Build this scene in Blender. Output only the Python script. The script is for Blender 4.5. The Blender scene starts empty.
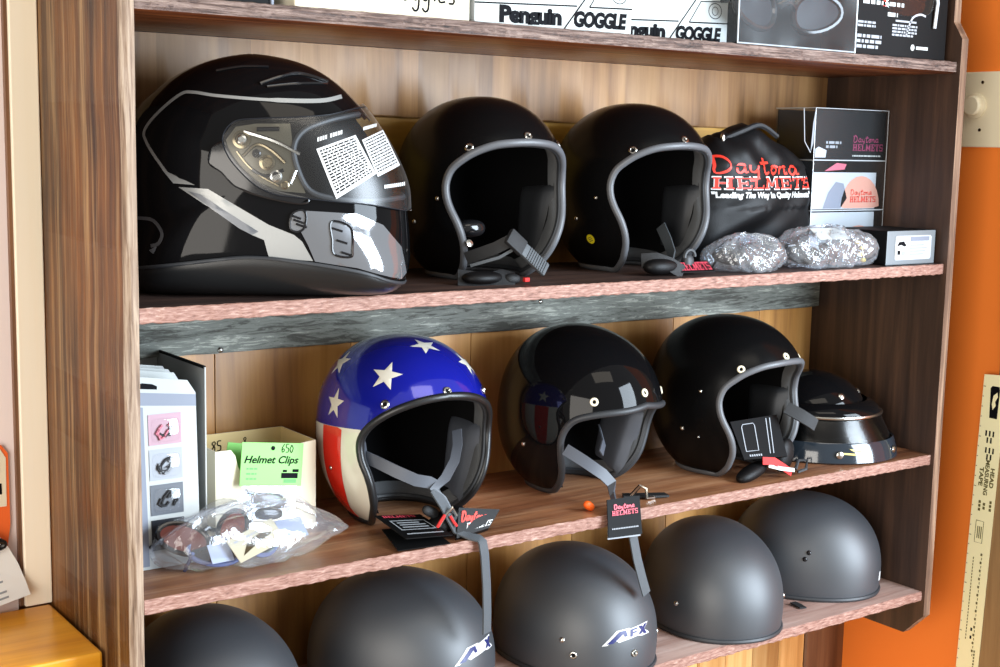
import bpy, bmesh, math, random
from mathutils import Vector, Matrix
from mathutils.geometry import delaunay_2d_cdt
random.seed(7)
PI = math.pi
scene = bpy.context.scene
COL = scene.collection

# ------------------------------------------------------------------ materials
def srgb(r, g, b):
    f = lambda c: c / 12.92 if c <= .04045 else ((c + .055) / 1.055) ** 2.4
    return (f(r / 255), f(g / 255), f(b / 255), 1)

class NT:
    def __init__(s, name):
        s.m = bpy.data.materials.new(name); s.m.use_nodes = True
        s.t = s.m.node_tree; s.t.nodes.clear()
        s.out = s.n('ShaderNodeOutputMaterial')
    def n(s, typ, **kw):
        nd = s.t.nodes.new(typ)
        for k, v in kw.items():
            if k in nd.inputs: nd.inputs[k].default_value = v
            else: setattr(nd, k, v)
        return nd
    def l(s, a, ao, b, bi): s.t.links.new(a.outputs[ao], b.inputs[bi])

def ramp(nt, cols):
    r = nt.n('ShaderNodeValToRGB'); cr = r.color_ramp
    while len(cr.elements) < len(cols): cr.elements.new(.5)
    for e, (p, c) in zip(cr.elements, cols): e.position = p; e.color = c
    return r

def plain(name, col, rough=.5, metal=0., coat=0., bump=0., bscale=400, spec=.5):
    t = NT(name); b = t.n('ShaderNodeBsdfPrincipled')
    b.inputs['Base Color'].default_value = col; b.inputs['Roughness'].default_value = rough
    b.inputs['Metallic'].default_value = metal; b.inputs['Coat Weight'].default_value = coat
    b.inputs['Coat Roughness'].default_value = .03; b.inputs['Specular IOR Level'].default_value = spec
    tc = t.n('ShaderNodeTexCoord'); nz = t.n('ShaderNodeTexNoise', Scale=bscale, Detail=2.)
    t.l(tc, 'Object', nz, 'Vector')
    if bump:
        bp = t.n('ShaderNodeBump', Strength=bump, Distance=.001)
        t.l(nz, 'Fac', bp, 'Height'); t.l(bp, 'Normal', b, 'Normal')
    else:
        mr = t.n('ShaderNodeMapRange'); mr.inputs['To Min'].default_value = max(0, rough - .03); mr.inputs['To Max'].default_value = rough + .03
        t.l(nz, 'Fac', mr, 'Value'); t.l(mr, 'Result', b, 'Roughness')
    t.l(b, 'BSDF', t.out, 'Surface'); return t.m

def wood(name, cols, axis=0, s=60, stretch=.05, rough=.5, bump=.25, streak=None, plank=0, scratch=None, off=0, spec=.5, streak_amt=.6, blotch=0.):
    """grain along axis; cols = ramp of (pos, colour)"""
    t = NT(name); b = t.n('ShaderNodeBsdfPrincipled'); b.inputs['Specular IOR Level'].default_value = spec
    tc = t.n('ShaderNodeTexCoord'); mp = t.n('ShaderNodeMapping')
    sc = [s, s, s]; sc[axis] = s * stretch
    mp.inputs['Scale'].default_value = sc; mp.inputs['Location'].default_value = (off, off * 1.7, off * .6)
    t.l(tc, 'Object', mp, 'Vector')
    wn = t.n('ShaderNodeTexNoise', Scale=.35, Detail=2.); t.l(mp, 'Vector', wn, 'Vector')
    mx = t.n('ShaderNodeVectorMath', operation='MULTIPLY_ADD'); mx.inputs[1].default_value = (1.6, 1.6, 1.6)
    t.l(wn, 'Color', mx, 0); t.l(mp, 'Vector', mx, 2)
    n1 = t.n('ShaderNodeTexNoise', Scale=1., Detail=7., Roughness=.62); t.l(mx, 'Vector', n1, 'Vector')
    src = n1
    r = ramp(t, cols)
    t.l(n1, 'Fac', r, 'Fac')
    colr = (r, 'Color')
    if blotch:
        bn = t.n('ShaderNodeTexNoise', Scale=5., Detail=3.); t.l(tc, 'Object', bn, 'Vector')
        bm_ = t.n('ShaderNodeMapRange'); bm_.inputs['From Min'].default_value = .32; bm_.inputs['From Max'].default_value = .68; bm_.inputs['To Min'].default_value = 1 - blotch; bm_.inputs['To Max'].default_value = 1 + blotch * .6
        t.l(bn, 'Fac', bm_, 'Value'); bh = t.n('ShaderNodeHueSaturation'); t.l(bm_, 'Result', bh, 'Value'); t.l(colr[0], colr[1], bh, 'Color'); colr = (bh, 'Color')
    if plank:
        sx = t.n('ShaderNodeSeparateXYZ'); t.l(tc, 'Object', sx, 'Vector')
        dv = t.n('ShaderNodeMath', operation='DIVIDE'); dv.inputs[1].default_value = plank; t.l(sx, 'X', dv, 0)
        fl = t.n('ShaderNodeMath', operation='FLOOR'); t.l(dv, 0, fl, 0)
        wh = t.n('ShaderNodeTexWhiteNoise', noise_dimensions='1D'); t.l(fl, 0, wh, 'W')
        mr = t.n('ShaderNodeMapRange'); mr.inputs['To Min'].default_value = .72; mr.inputs['To Max'].default_value = 1.2
        t.l(wh, 'Value', mr, 'Value')
        hs = t.n('ShaderNodeHueSaturation'); t.l(mr, 'Result', hs, 'Value'); t.l(colr[0], colr[1], hs, 'Color'); colr = (hs, 'Color')
    if streak:
        mp2 = t.n('ShaderNodeMapping'); sc2 = [s * 3, s * 3, s * 3]; sc2[axis] = s * stretch * 1.5
        mp2.inputs['Scale'].default_value = sc2; t.l(tc, 'Object', mp2, 'Vector')
        n2 = t.n('ShaderNodeTexNoise', Scale=1., Detail=5., Roughness=.7); t.l(mp2, 'Vector', n2, 'Vector')
        r2 = ramp(t, [(.5, (0, 0, 0, 1)), (.72, (streak_amt,) * 3 + (1,))]); t.l(n2, 'Fac', r2, 'Fac')
        mxc = t.n('ShaderNodeMix', data_type='RGBA'); mxc.inputs['B'].default_value = streak
        t.t.links.new(r2.outputs['Color'], mxc.inputs[0]); t.t.links.new(colr[0].outputs[colr[1]], mxc.inputs[6]); mxc.inputs[7].default_value = streak
        colr = (mxc, 2)
    t.t.links.new(colr[0].outputs[colr[1]], b.inputs['Base Color'])
    b.inputs['Roughness'].default_value = rough
    bp = t.n('ShaderNodeBump', Strength=bump, Distance=.003); t.l(n1, 'Fac', bp, 'Height'); t.l(bp, 'Normal', b, 'Normal')
    t.l(b, 'BSDF', t.out, 'Surface'); return t.m

def film(name, tint=(1, 1, 1, 1), base=.06, wr=0., ws=60, rough=.06, gain=1., milk=0.):
    t = NT(name); tr = t.n('ShaderNodeBsdfTransparent', Color=tint); gl = t.n('ShaderNodeBsdfGlossy', Roughness=rough)
    gl.inputs['Color'].default_value = (1, 1, 1, 1)
    lw = t.n('ShaderNodeLayerWeight', Blend=.5); fr = t.n('ShaderNodeMath', operation='POWER'); fr.inputs[1].default_value = 4.; t.l(lw, 'Facing', fr, 0)
    mt = t.n('ShaderNodeMath', operation='MULTIPLY_ADD')
    mt.inputs[1].default_value = gain; mt.inputs[2].default_value = base; mt.use_clamp = True
    t.l(fr, 0, mt, 0); mx = t.n('ShaderNodeMixShader'); t.l(mt, 0, mx, 'Fac'); t.l(tr, 0, mx, 1)
    if milk:
        df = t.n('ShaderNodeBsdfDiffuse', Color=(.85, .88, .92, 1)); m2 = t.n('ShaderNodeMixShader', Fac=milk)
        t.t.links.new(tr.outputs[0], m2.inputs[1]); t.t.links.new(df.outputs[0], m2.inputs[2])
        t.t.links.new(m2.outputs[0], mx.inputs[1])
    t.l(gl, 0, mx, 2)
    if wr:
        tc = t.n('ShaderNodeTexCoord'); nz = t.n('ShaderNodeTexNoise', Scale=ws, Detail=3., Distortion=1.5); t.l(tc, 'Object', nz, 'Vector')
        bp = t.n('ShaderNodeBump', Strength=wr, Distance=.01); t.l(nz, 'Fac', bp, 'Height')
        t.l(bp, 'Normal', gl, 'Normal'); t.l(bp, 'Normal', lw, 'Normal')
    t.l(mx, 0, t.out, 'Surface'); return t.m

def worn(name, base, chips, s=70, stretch=.25, thr=.55):
    """weathered paint: chips of a second colour"""
    t = NT(name); b = t.n('ShaderNodeBsdfPrincipled', Roughness=.75)
    tc = t.n('ShaderNodeTexCoord'); mp = t.n('ShaderNodeMapping'); mp.inputs['Scale'].default_value = (s * stretch, s, s)
    t.l(tc, 'Object', mp, 'Vector')
    n1 = t.n('ShaderNodeTexNoise', Scale=1., Detail=8., Roughness=.72, Distortion=.8); t.l(mp, 'Vector', n1, 'Vector')
    n2 = t.n('ShaderNodeTexNoise', Scale=.12, Detail=2.); t.l(mp, 'Vector', n2, 'Vector')
    ad = t.n('ShaderNodeMath', operation='MULTIPLY_ADD'); ad.inputs[1].default_value = .8; ad.inputs[2].default_value = -.4
    t.l(n2, 'Fac', ad, 0); a2 = t.n('ShaderNodeMath', operation='ADD'); t.l(n1, 'Fac', a2, 0); t.l(ad, 0, a2, 1)
    r = ramp(t, [(thr - .16, chips[0]), (thr - .05, base), (thr + .03, base), (thr + .08, chips[1])]); t.l(a2, 0, r, 'Fac')
    t.l(r, 'Color', b, 'Base Color'); bp = t.n('ShaderNodeBump', Strength=.6, Distance=.003); t.l(n1, 'Fac', bp, 'Height'); t.l(bp, 'Normal', b, 'Normal')
    t.l(b, 'BSDF', t.out, 'Surface'); return t.m

M = {}
M['side'] = wood('weathered_brown_plank', [(.25, srgb(22, 11, 4)), (.42, srgb(68, 37, 13)), (.58, srgb(110, 66, 24)), (.76, srgb(152, 102, 46))], 2, 24, .05, .42, 1., streak=srgb(196, 160, 112), streak_amt=.6, spec=.3, blotch=.55)
M['inner'] = wood('dark_brown_stained_plank', [(.25, srgb(36, 24, 19)), (.5, srgb(62, 44, 35)), (.75, srgb(92, 66, 50))], 2, 38, .05, .55, .3)
M['edge'] = wood('sawn_plank_edge', [(.28, srgb(66, 48, 33)), (.42, srgb(126, 102, 82)), (.6, srgb(168, 146, 124)), (.75, srgb(92, 68, 46))], 2, 240, .03, .6, .6)
M['edge_dark'] = wood('brown_plank_edge', [(.3, srgb(70, 48, 36)), (.5, srgb(120, 92, 72)), (.7, srgb(176, 146, 120))], 2, 90, .05, .55, .4)
M['shelf'] = wood('brown_shelf_board', [(.25, srgb(74, 44, 28)), (.42, srgb(134, 86, 58)), (.58, srgb(168, 116, 80)), (.75, srgb(206, 158, 120))], 0, 24, .08, .36, .4, streak=srgb(216, 176, 140), streak_amt=.45, blotch=.3)
M['shelf_dark'] = wood('dark_shelf_board', [(.25, srgb(36, 26, 24)), (.5, srgb(66, 48, 42)), (.75, srgb(100, 76, 66))], 0, 30, .07, .5, .35)
M['shelf_pale'] = wood('pale_worn_shelf_board', [(.25, srgb(120, 88, 78)), (.45, srgb(176, 142, 130)), (.7, srgb(212, 184, 172))], 0, 34, .09, .5, .35, streak=srgb(232, 214, 206), streak_amt=.4)
M['front'] = wood('rough_sawn_pink_edge', [(.28, srgb(84, 52, 42)), (.42, srgb(132, 92, 78)), (.58, srgb(158, 120, 106)), (.75, srgb(192, 164, 150))], 0, 420, .16, .65, .2, off=2)
M['front_grey'] = wood('grey_grain_edge', [(.32, srgb(34, 23, 19)), (.45, srgb(84, 62, 53)), (.58, srgb(124, 102, 92)), (.75, srgb(160, 140, 128))], 0, 330, .045, .55, .9, off=3)
M['lip'] = wood('red_brown_board_lip', [(.3, srgb(60, 28, 14)), (.5, srgb(104, 54, 28)), (.75, srgb(156, 94, 52))], 0, 60, .05, .35, .3)
M['cleat_grey'] = worn('weathered_grey_paint', srgb(116, 119, 112), (srgb(70, 70, 64), srgb(164, 166, 156)), 190, .11, .56)
M['cleat_yellow'] = wood('ochre_board', [(.3, srgb(160, 112, 34)), (.55, srgb(196, 148, 54)), (.75, srgb(214, 170, 78))], 0, 20, .1, .5, .1)
M['panel'] = wood('knotty_pine_panelling', [(.28, srgb(150, 98, 46)), (.48, srgb(196, 144, 82)), (.65, srgb(216, 172, 112)), (.8, srgb(176, 120, 64))], 2, 26, .06, .42, .15, plank=.0718)
M['panel_pale'] = wood('pale_pine_boards', [(.28, srgb(104, 70, 38)), (.48, srgb(156, 114, 70)), (.65, srgb(178, 136, 88)), (.8, srgb(124, 84, 48))], 2, 26, .06, .45, .15, plank=.131)
M['unit_back'] = wood('ochre_pine_backing', [(.26, srgb(120, 76, 34)), (.46, srgb(176, 124, 64)), (.62, srgb(196, 146, 84)), (.78, srgb(140, 90, 44))], 2, 16, .07, .38, .12, plank=.21)
M['panel_dark'] = wood('dark_panel_board', [(.3, srgb(70, 44, 28)), (.5, srgb(112, 76, 50)), (.75, srgb(150, 108, 74))], 2, 30, .05, .45, .2)
M['orange'] = plain('orange_wall_paint', srgb(255, 138, 52), .5, bump=.05, bscale=250)
M['plaster'] = plain('pale_pink_wall_paint', srgb(240, 226, 222), .6, bump=.04, bscale=250)
M['cream'] = wood('cream_painted_wood', [(.3, srgb(250, 236, 208)), (.7, srgb(255, 247, 228))], 2, 14, .05, .45, .08)
M['casing'] = wood('brown_casing_wood', [(.3, srgb(126, 96, 62)), (.7, srgb(176, 142, 98))], 2, 30, .05, .5, .15)
M['table'] = wood('honey_varnished_wood', [(.28, srgb(204, 130, 24)), (.5, srgb(228, 158, 40)), (.75, srgb(244, 184, 70))], 0, 26, .06, .28, .06)
M['floor'] = wood('brown_floor_boards', [(.3, srgb(96, 70, 48)), (.7, srgb(150, 116, 80))], 1, 20, .06, .45, .1)

M['matte'] = plain('matte_black_paint', srgb(46, 50, 55), .52, bump=.03, bscale=1500, spec=1.)
M['satin'] = plain('satin_black_paint', (.0035, .0035, .0038, 1), .25, spec=.12)
M['gloss'] = plain('gloss_black_paint', (.0035, .0035, .004, 1), .05, spec=.2)
M['gloss_dark'] = plain('black_plastic_gloss', (.008, .008, .009, 1), .12)
M['blue'] = plain('candy_blue_paint', srgb(22, 30, 150), .14, metal=.25, coat=1)
M['red'] = plain('red_paint', srgb(222, 40, 26), .15, coat=.8)
M['white'] = plain('pearl_white_paint', srgb(226, 220, 204), .18, coat=.8)
M['silver'] = plain('silver_graphic', srgb(150, 150, 147), .3, metal=.2)
M['silver_dark'] = plain('grey_graphic', srgb(104, 106, 110), .3, metal=.3)
M['chin_silver'] = plain('gloss_grey_paint', srgb(126, 128, 132), .08, metal=.5, coat=1)
M['rubber'] = plain('black_rubber', srgb(46, 48, 51), .5)
M['rubber_grey'] = plain('grey_rubber_trim', srgb(90, 92, 96), .42)
M['rubber_dark'] = plain('dark_rubber_trim', srgb(26, 27, 28), .35)
M['fabric'] = plain('grey_padded_fabric', srgb(82, 84, 86), .85, bump=.6, bscale=900)
M['fabric_dark'] = plain('black_lining_fabric', srgb(13, 13, 14), .95, spec=.1)
M['pad'] = plain('grey_vinyl_pad', srgb(74, 78, 86), .5, bump=.1, bscale=500)
M['pad_dark'] = plain('dark_vinyl_pad', srgb(38, 40, 43), .5, bump=.1, bscale=500)
M['strap'] = plain('black_nylon_webbing', srgb(26, 27, 29), .6, bump=.5, bscale=1800)
M['strap_grey'] = plain('grey_nylon_webbing', srgb(74, 79, 83), .5, bump=.4, bscale=1800)
M['metal'] = plain('nickel_metal', srgb(196, 194, 188), .22, metal=1)
M['brass'] = plain('aged_brass_metal', srgb(140, 128, 104), .25, metal=1)
M['black'] = plain('black_card', srgb(9, 9, 10), .6, spec=.15)
M['black_cloth'] = plain('black_nylon_cloth', srgb(11, 10, 11), .5, bump=.25, bscale=600, spec=.25)
M['ink'] = plain('black_ink', srgb(10, 11, 16), .7, spec=.1)
M['navy'] = plain('navy_print', srgb(28, 34, 92), .4)
M['whitep'] = plain('white_print', srgb(206, 206, 204), .5)
M['paper'] = plain('white_card', srgb(186, 189, 186), .6)
M['paper_cream'] = plain('cream_card', srgb(228, 218, 192), .65)
M['paper_grey'] = plain('grey_print', srgb(150, 154, 160), .6)
M['card_inner'] = plain('kraft_card_inside', srgb(214, 186, 130), .7)
M['green'] = plain('green_card', srgb(140, 212, 112), .6)
M['greyblue'] = plain('grey_blue_card', srgb(126, 132, 146), .5)
M['redp'] = plain('red_print', srgb(226, 52, 34), .5)
M['pinkp'] = plain('pink_red_print', srgb(212, 74, 92), .5)
M['dullpink'] = plain('dull_magenta_print', srgb(146, 40, 84), .5)
M['yellow'] = plain('yellow_sticker', srgb(228, 208, 30), .45)
M['redcloth'] = plain('red_cloth', srgb(204, 40, 38), .7)
M['orangetag'] = plain('orange_plastic', srgb(244, 100, 24), .5)
M['lens_brown'] = plain('amber_brown_lens', srgb(92, 40, 32), .1, coat=.5)
M['lens_pink'] = plain('pink_lens', srgb(204, 110, 128), .15, coat=.5)
M['lens_clear'] = plain('pale_grey_lens', srgb(190, 196, 202), .12, coat=.5)
M['lens_smoke'] = plain('smoke_lens', srgb(30, 32, 37), .4, spec=.15)
M['lens_blue'] = plain('blue_frame_plastic', srgb(88, 98, 136), .2, coat=.5)
M['peach'] = plain('peach_lens', srgb(214, 158, 140), .2, coat=.3)
M['rulerp'] = plain('pale_yellow_card', srgb(255, 251, 205), .5)
M['rulerink'] = plain('olive_print', srgb(96, 90, 44), .6)
M['ivory'] = plain('ivory_plastic', srgb(246, 236, 206), .35)
M['greybox'] = plain('grey_box_print', srgb(116, 122, 126), .45)
M['clear'] = film('clear_plastic', base=.05, gain=.8)
M['clearbox'] = film('clear_box_plastic', tint=(.9, .92, .94, 1), base=.03, gain=.5, rough=.3, milk=.01)
M['bag'] = film('crinkled_clear_bag', tint=(.97, .98, 1, 1), base=.05, wr=.35, ws=22, rough=.12, gain=.9, milk=.08)
M['bag2'] = film('crinkled_clear_bag_dark', tint=(.93, .96, 1, 1), base=.09, wr=.5, ws=42, rough=.12, gain=1., milk=.13)
M['visor'] = film('clear_visor', tint=(.86, .88, .9, 1), base=.05, gain=.8, rough=.3)
M['smoke'] = film('smoke_shield', tint=(.22, .25, .30, 1), base=.045, gain=.6, rough=.2)
M['window_grey'] = plain('pale_window_print', srgb(158, 162, 170), .4)
M['window_pink'] = plain('dusty_pink_window', srgb(176, 138, 150), .4)
M['window_dark'] = plain('dark_grey_window', srgb(84, 88, 96), .35)
M['window_black'] = plain('black_window', srgb(44, 46, 52), .3)
M['label_cream'] = plain('cream_label', srgb(178, 170, 146), .6)
M['tissue'] = plain('blue_white_tissue', srgb(150, 160, 184), .7)
M['page_white'] = plain('white_page', srgb(240, 241, 239), .6)
M['pod'] = plain('smoked_brass_plastic', srgb(96, 90, 76), .3, metal=.5)
M['smoke_solid'] = plain('dark_blue_grey_plastic', srgb(34, 42, 50), .12, coat=.5)
M['gold_bead_glint'] = plain('pale_gold_bead_glint', srgb(220, 200, 110), .4)  # bead colour, also paints the reflected yellow specks on the shield helmet
M['orange_card'] = plain('orange_print', srgb(236, 104, 40), .5)
M['pale_green'] = plain('faded_green_print', srgb(96, 160, 92), .6)

# ------------------------------------------------------------------ mesh builder
class MB:
    def __init__(s): s.v = []; s.f = []; s.mi = []; s.mats = []
    def mat(s, m):
        m = M[m] if isinstance(m, str) else m
        if m not in s.mats: s.mats.append(m)
        return s.mats.index(m)
    def add(s, verts, faces, m):
        o = len(s.v); k = s.mat(m)
        s.v += [tuple(p) for p in verts]
        for f in faces: s.f.append(tuple(i + o for i in f)); s.mi.append(k)
        return s
    def grid(s, rows, m, close_u=False, close_v=False):
        nr = len(rows); nc = len(rows[0]); V = [p for r in rows for p in r]; F = []
        for i in range(nr - (0 if close_v else 1)):
            for j in range(nc - (0 if close_u else 1)):
                F.append((i * nc + j, i * nc + (j + 1) % nc, ((i + 1) % nr) * nc + (j + 1) % nc, ((i + 1) % nr) * nc + j))
        return s.add(V, F, m)
    def box(s, lo, hi, m, bev=0., T=None, facemats=None):
        bm = bmesh.new(); bmesh.ops.create_cube(bm, size=1)
        for v in bm.verts: v.co = Vector([(lo[i] + hi[i]) / 2 + v.co[i] * (hi[i] - lo[i]) for i in range(3)])
        if bev: bmesh.ops.bevel(bm, geom=bm.edges[:], offset=bev, segments=2, affect='EDGES', profile=.5)
        bm.normal_update()
        V = [v.co.copy() for v in bm.verts]
        if T is not None: V = [T @ p for p in V]
        bm.verts.index_update()
        if facemats:
            o = len(s.v); s.v += [tuple(p) for p in V]
            for f in bm.faces:
                n = f.normal; key = max(range(3), key=lambda i: abs(n[i])); kk = ('+' if n[key] > 0 else '-') + 'xyz'[key]
                s.f.append(tuple(v.index + o for v in f.verts)); s.mi.append(s.mat(facemats.get(kk, m)))
        else: s.add(V, [[v.index for v in f.verts] for f in bm.faces], m)
        bm.free(); return s
    def tube(s, pts, r, m, n=8, closed=False, cap=True, flat=1., up=None):
        pts = [Vector(p) for p in pts]; N = len(pts); rows = []
        prev = None
        for i, p in enumerate(pts):
            a = pts[(i - 1) % N] if (closed or i > 0) else p; b = pts[(i + 1) % N] if (closed or i < N - 1) else p
            t = (b - a).normalized()
            if prev is None:
                u = Vector(up) if up else (Vector((0, 0, 1)) if abs(t.z) < .9 else Vector((1, 0, 0)))
            else: u = prev
            u = (u - t * u.dot(t)).normalized(); w = t.cross(u); prev = u
            rr = r[i] if isinstance(r, (list, tuple)) else r
            rows.append([p + (u * math.cos(2 * PI * k / n) * flat + w * math.sin(2 * PI * k / n)) * rr for k in range(n)])
        s.grid(rows, m, True, closed)
        if cap and not closed:
            s.add(rows[0], [tuple(range(n))[::-1]], m); s.add(rows[-1], [tuple(range(n))], m)
        return s
    def strap(s, pts, w, th, m, side):
        """flat webbing along pts; side = width direction(s)"""
        pts = [Vector(p) for p in pts]; N = len(pts); rows = []
        for i, p in enumerate(pts):
            t = (pts[min(i + 1, N - 1)] - pts[max(i - 1, 0)]).normalized()
            sd = Vector(side[i] if isinstance(side[0], (list, tuple, Vector)) else side)
            sd = (sd - t * sd.dot(t)).normalized(); nn = t.cross(sd)
            rows.append([p + sd * w / 2 + nn * th / 2, p - sd * w / 2 + nn * th / 2, p - sd * w / 2 - nn * th / 2, p + sd * w / 2 - nn * th / 2])
        s.grid(rows, m, True)
        s.add(rows[0], [(3, 2, 1, 0)], m); s.add(rows[-1], [(0, 1, 2, 3)], m); return s
    def lathe(s, prof, m, n=20, T=None):
        rows = [[Vector((r * math.cos(2 * PI * k / n), r * math.sin(2 * PI * k / n), z)) for k in range(n)] for r, z in prof]
        if T is not None: rows = [[T @ p for p in r] for r in rows]
        return s.grid(rows, m, True)
    def blob(s, c, rad, m, p=2.6, T=None, nu=20, nv=12, noise=0.):
        sg = lambda x, e: math.copysign(abs(x) ** e, x); e = 2 / p; rows = []
        for i in range(nv + 1):
            la = -PI / 2 + PI * i / nv; row = []
            for j in range(nu):
                lo = 2 * PI * j / nu
                q = Vector((rad[0] * sg(math.cos(la), e) * sg(math.cos(lo), e), rad[1] * sg(math.cos(la), e) * sg(math.sin(lo), e), rad[2] * sg(math.sin(la), e)))
                if T is not None: q = T @ q
                row.append(q + Vector(c))
            rows.append(row)
        return s.grid(rows, m, True)
    def prism(s, poly, y0, y1, m, axes='xz'):
        """extrude a 2-D outline; axes names the outline's plane, extrusion along the third"""
        ia = 'xyz'.index(axes[0]); ib = 'xyz'.index(axes[1]); ic = 3 - ia - ib
        def mk(p, c):
            q = [0, 0, 0]; q[ia] = p[0]; q[ib] = p[1]; q[ic] = c; return q
        n = len(poly); V = [mk(p, y0) for p in poly] + [mk(p, y1) for p in poly]
        F = [(i, (i + 1) % n, n + (i + 1) % n, n + i) for i in range(n)] + [tuple(range(n))[::-1], tuple(range(n, 2 * n))]
        return s.add(V, F, m)
    def flat(s, poly, fn, m, inner=None):
        """triangulate outline (with optional inner sample points) and map every point through fn"""
        P = [Vector(p) for p in poly]; n = len(P)
        if inner: P = P + [Vector(q) for q in inner if inpoly(q, poly)]
        r = delaunay_2d_cdt(P, [], [list(range(n))], 1, 1e-7)
        return s.add([fn(p[0], p[1]) for p in r[0]], r[2], m)
    def text(s, body, size, fn, m, shear=0., offset=0., spacing=1., align='LEFT', sx=1., squeeze=None):
        V, F = text_mesh(body, size, shear, offset, spacing, align)
        if squeeze:
            x0 = min(v[0] for v in V); x1 = max(v[0] for v in V); k = squeeze / (x1 - x0); V = [((v[0] - x0) * k, v[1]) for v in V]
        return s.add([fn(x * sx, y) for x, y in V], F, m)
    def build(s, name, parent=None, smooth=True, angle=40, merge=0.):
        me = bpy.data.meshes.new(name); me.from_pydata(s.v, [], s.f)
        for m in s.mats: me.materials.append(m)
        me.polygons.foreach_set('material_index', s.mi)
        bm = bmesh.new(); bm.from_mesh(me)
        if merge: bmesh.ops.remove_doubles(bm, verts=bm.verts, dist=merge)
        bmesh.ops.recalc_face_normals(bm, faces=bm.faces); bm.to_mesh(me); bm.free()
        me.polygons.foreach_set('use_smooth', [smooth] * len(me.polygons))
        if smooth: me.set_sharp_from_angle(angle=math.radians(angle))
        o = bpy.data.objects.new(name, me); COL.objects.link(o)
        if parent: o.parent = parent
        return o

def inpoly(q, poly):
    x, y = q[0], q[1]; c = False; n = len(poly)
    for i in range(n):
        x1, y1 = poly[i][0], poly[i][1]; x2, y2 = poly[i - 1][0], poly[i - 1][1]
        if (y1 > y) != (y2 > y) and x < (x2 - x1) * (y - y1) / (y2 - y1) + x1: c = not c
    return c

_tc = {}
def text_mesh(body, size, shear=0., offset=0., spacing=1., align='LEFT'):
    key = (body, size, shear, offset, spacing, align)
    if key in _tc: return _tc[key]
    cu = bpy.data.curves.new('t', 'FONT'); cu.body = body; cu.size = size; cu.shear = shear; cu.offset = offset
    cu.space_character = spacing; cu.align_x = align; cu.resolution_u = 3
    ob = bpy.data.objects.new('t', cu); COL.objects.link(ob)
    dg = bpy.context.evaluated_depsgraph_get(); me = ob.evaluated_get(dg).to_mesh()
    V = [(v.co.x, v.co.y) for v in me.vertices]; F = [tuple(p.vertices) for p in me.polygons]
    ob.evaluated_get(dg).to_mesh_clear(); bpy.data.objects.remove(ob); bpy.data.curves.remove(cu)
    _tc[key] = (V, F); return V, F

def catmull(P, k=6, closed=False):
    out = []; n = len(P); P = [Vector(p) for p in P]
    for i in range(n if closed else n - 1):
        p0 = P[(i - 1) % n] if closed or i > 0 else P[i]; p1 = P[i]; p2 = P[(i + 1) % n]; p3 = P[(i + 2) % n] if closed or i + 2 < n else P[(i + 1) % n]
        for j in range(k):
            t = j / k
            out.append(.5 * ((2 * p1) + (p2 - p0) * t + (2 * p0 - 5 * p1 + 4 * p2 - p3) * t * t + (3 * p1 - p0 - 3 * p2 + p3) * t ** 3))
    if not closed: out.append(P[-1])
    return out

def ribbon2(pts, w):
    """outline polygon of a stroke of width w (number or per-point list)"""
    P = [Vector(p) for p in pts]; L = []; R = []
    for i, p in enumerate(P):
        t = (P[min(i + 1, len(P) - 1)] - P[max(i - 1, 0)]).normalized(); nn = Vector((-t.y, t.x)); ww = (w[i] if isinstance(w, (list, tuple)) else w) / 2
        L.append(p + nn * ww); R.append(p - nn * ww)
    return L + R[::-1]

def stroke(mb, pts, w, fn, m):
    P = [Vector(p) for p in pts]; V = []; F = []
    for i, p in enumerate(P):
        t = (P[min(i + 1, len(P) - 1)] - P[max(i - 1, 0)]).normalized(); nn = Vector((-t.y, t.x)); ww = (w[i] if isinstance(w, (list, tuple)) else w) / 2
        V += [fn(*(p + nn * ww)), fn(*(p - nn * ww))]
        if i: F.append((2 * i - 2, 2 * i - 1, 2 * i + 1, 2 * i))
    mb.add(V, F, m)

def thing(name, label, cat, loc=(0, 0, 0), rz=0., group=None):
    o = bpy.data.objects.new(name, None); COL.objects.link(o); o.empty_display_size = .02
    o.location = loc; o.rotation_euler = (0, 0, rz); o['label'] = label; o['category'] = cat
    if group: o['group'] = group
    return o
def struct(o):
    o['kind'] = 'structure'; return o

# ------------------------------------------------------------------ measured layout (metres; origin = front left corner on the third shelf)
W, D, TH = 1.40, .285, .0172
Z1, Z2, Z3, Z4 = .6445, .3287, 0., -.2441
T1, T2, T3, T4 = .0185, .0175, .0175, .0165
XR = 1.5465

# ------------------------------------------------------------------ setting
mb = MB()
for i in range(0, 20):
    x0 = i * .0718; x1 = min(x0 + .0718, 1.4351)
    if x1 <= x0: continue
    mb.prism([(x0 + .0006, D + .02), (x0 + .0006, D + .003), (x0 + .0035, D), (x1 - .0035, D), (x1 - .0006, D + .003), (x1 - .0006, D + .02)], -.95, 1.25, 'panel', 'xy')
mb.prism([(1.4360, D + .02), (1.4360, D + .001), (1.439, D - .002), (XR, D - .002), (XR, D + .02)], -.95, 1.25, 'panel_dark', 'xy')
mb.box((-.1, D + .018, -.95), (XR, D + .03, 1.25), 'panel_dark')
mb.box((-1.6, D + .004, -.95), (-.056, D + .03, 1.25), 'plaster')
struct(mb.build('wall_back', smooth=False))
mb = MB(); mb.box((XR, -.42, -.95), (XR + .1, D + .03, 1.25), 'orange')
struct(mb.build('wall_right', smooth=False))
mb = MB(); mb.box((-.0517, D - .012, -.0795), (-.0178, D + .004, 1.25), 'cream', .0015)
mb.box((-.0560, D - .006, -.0795), (-.0519, D + .004, 1.25), 'panel_dark')
struct(mb.build('trim_1', smooth=False))
mb = MB(); mb.box((XR - .018, -.14, -.95), (XR, -.034, .2235), 'casing', .002)
mb.box((XR - .012, -.14, .2235), (XR, -.0235, 1.25), 'casing', .002)
struct(mb.build('trim_2', smooth=False))
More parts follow.
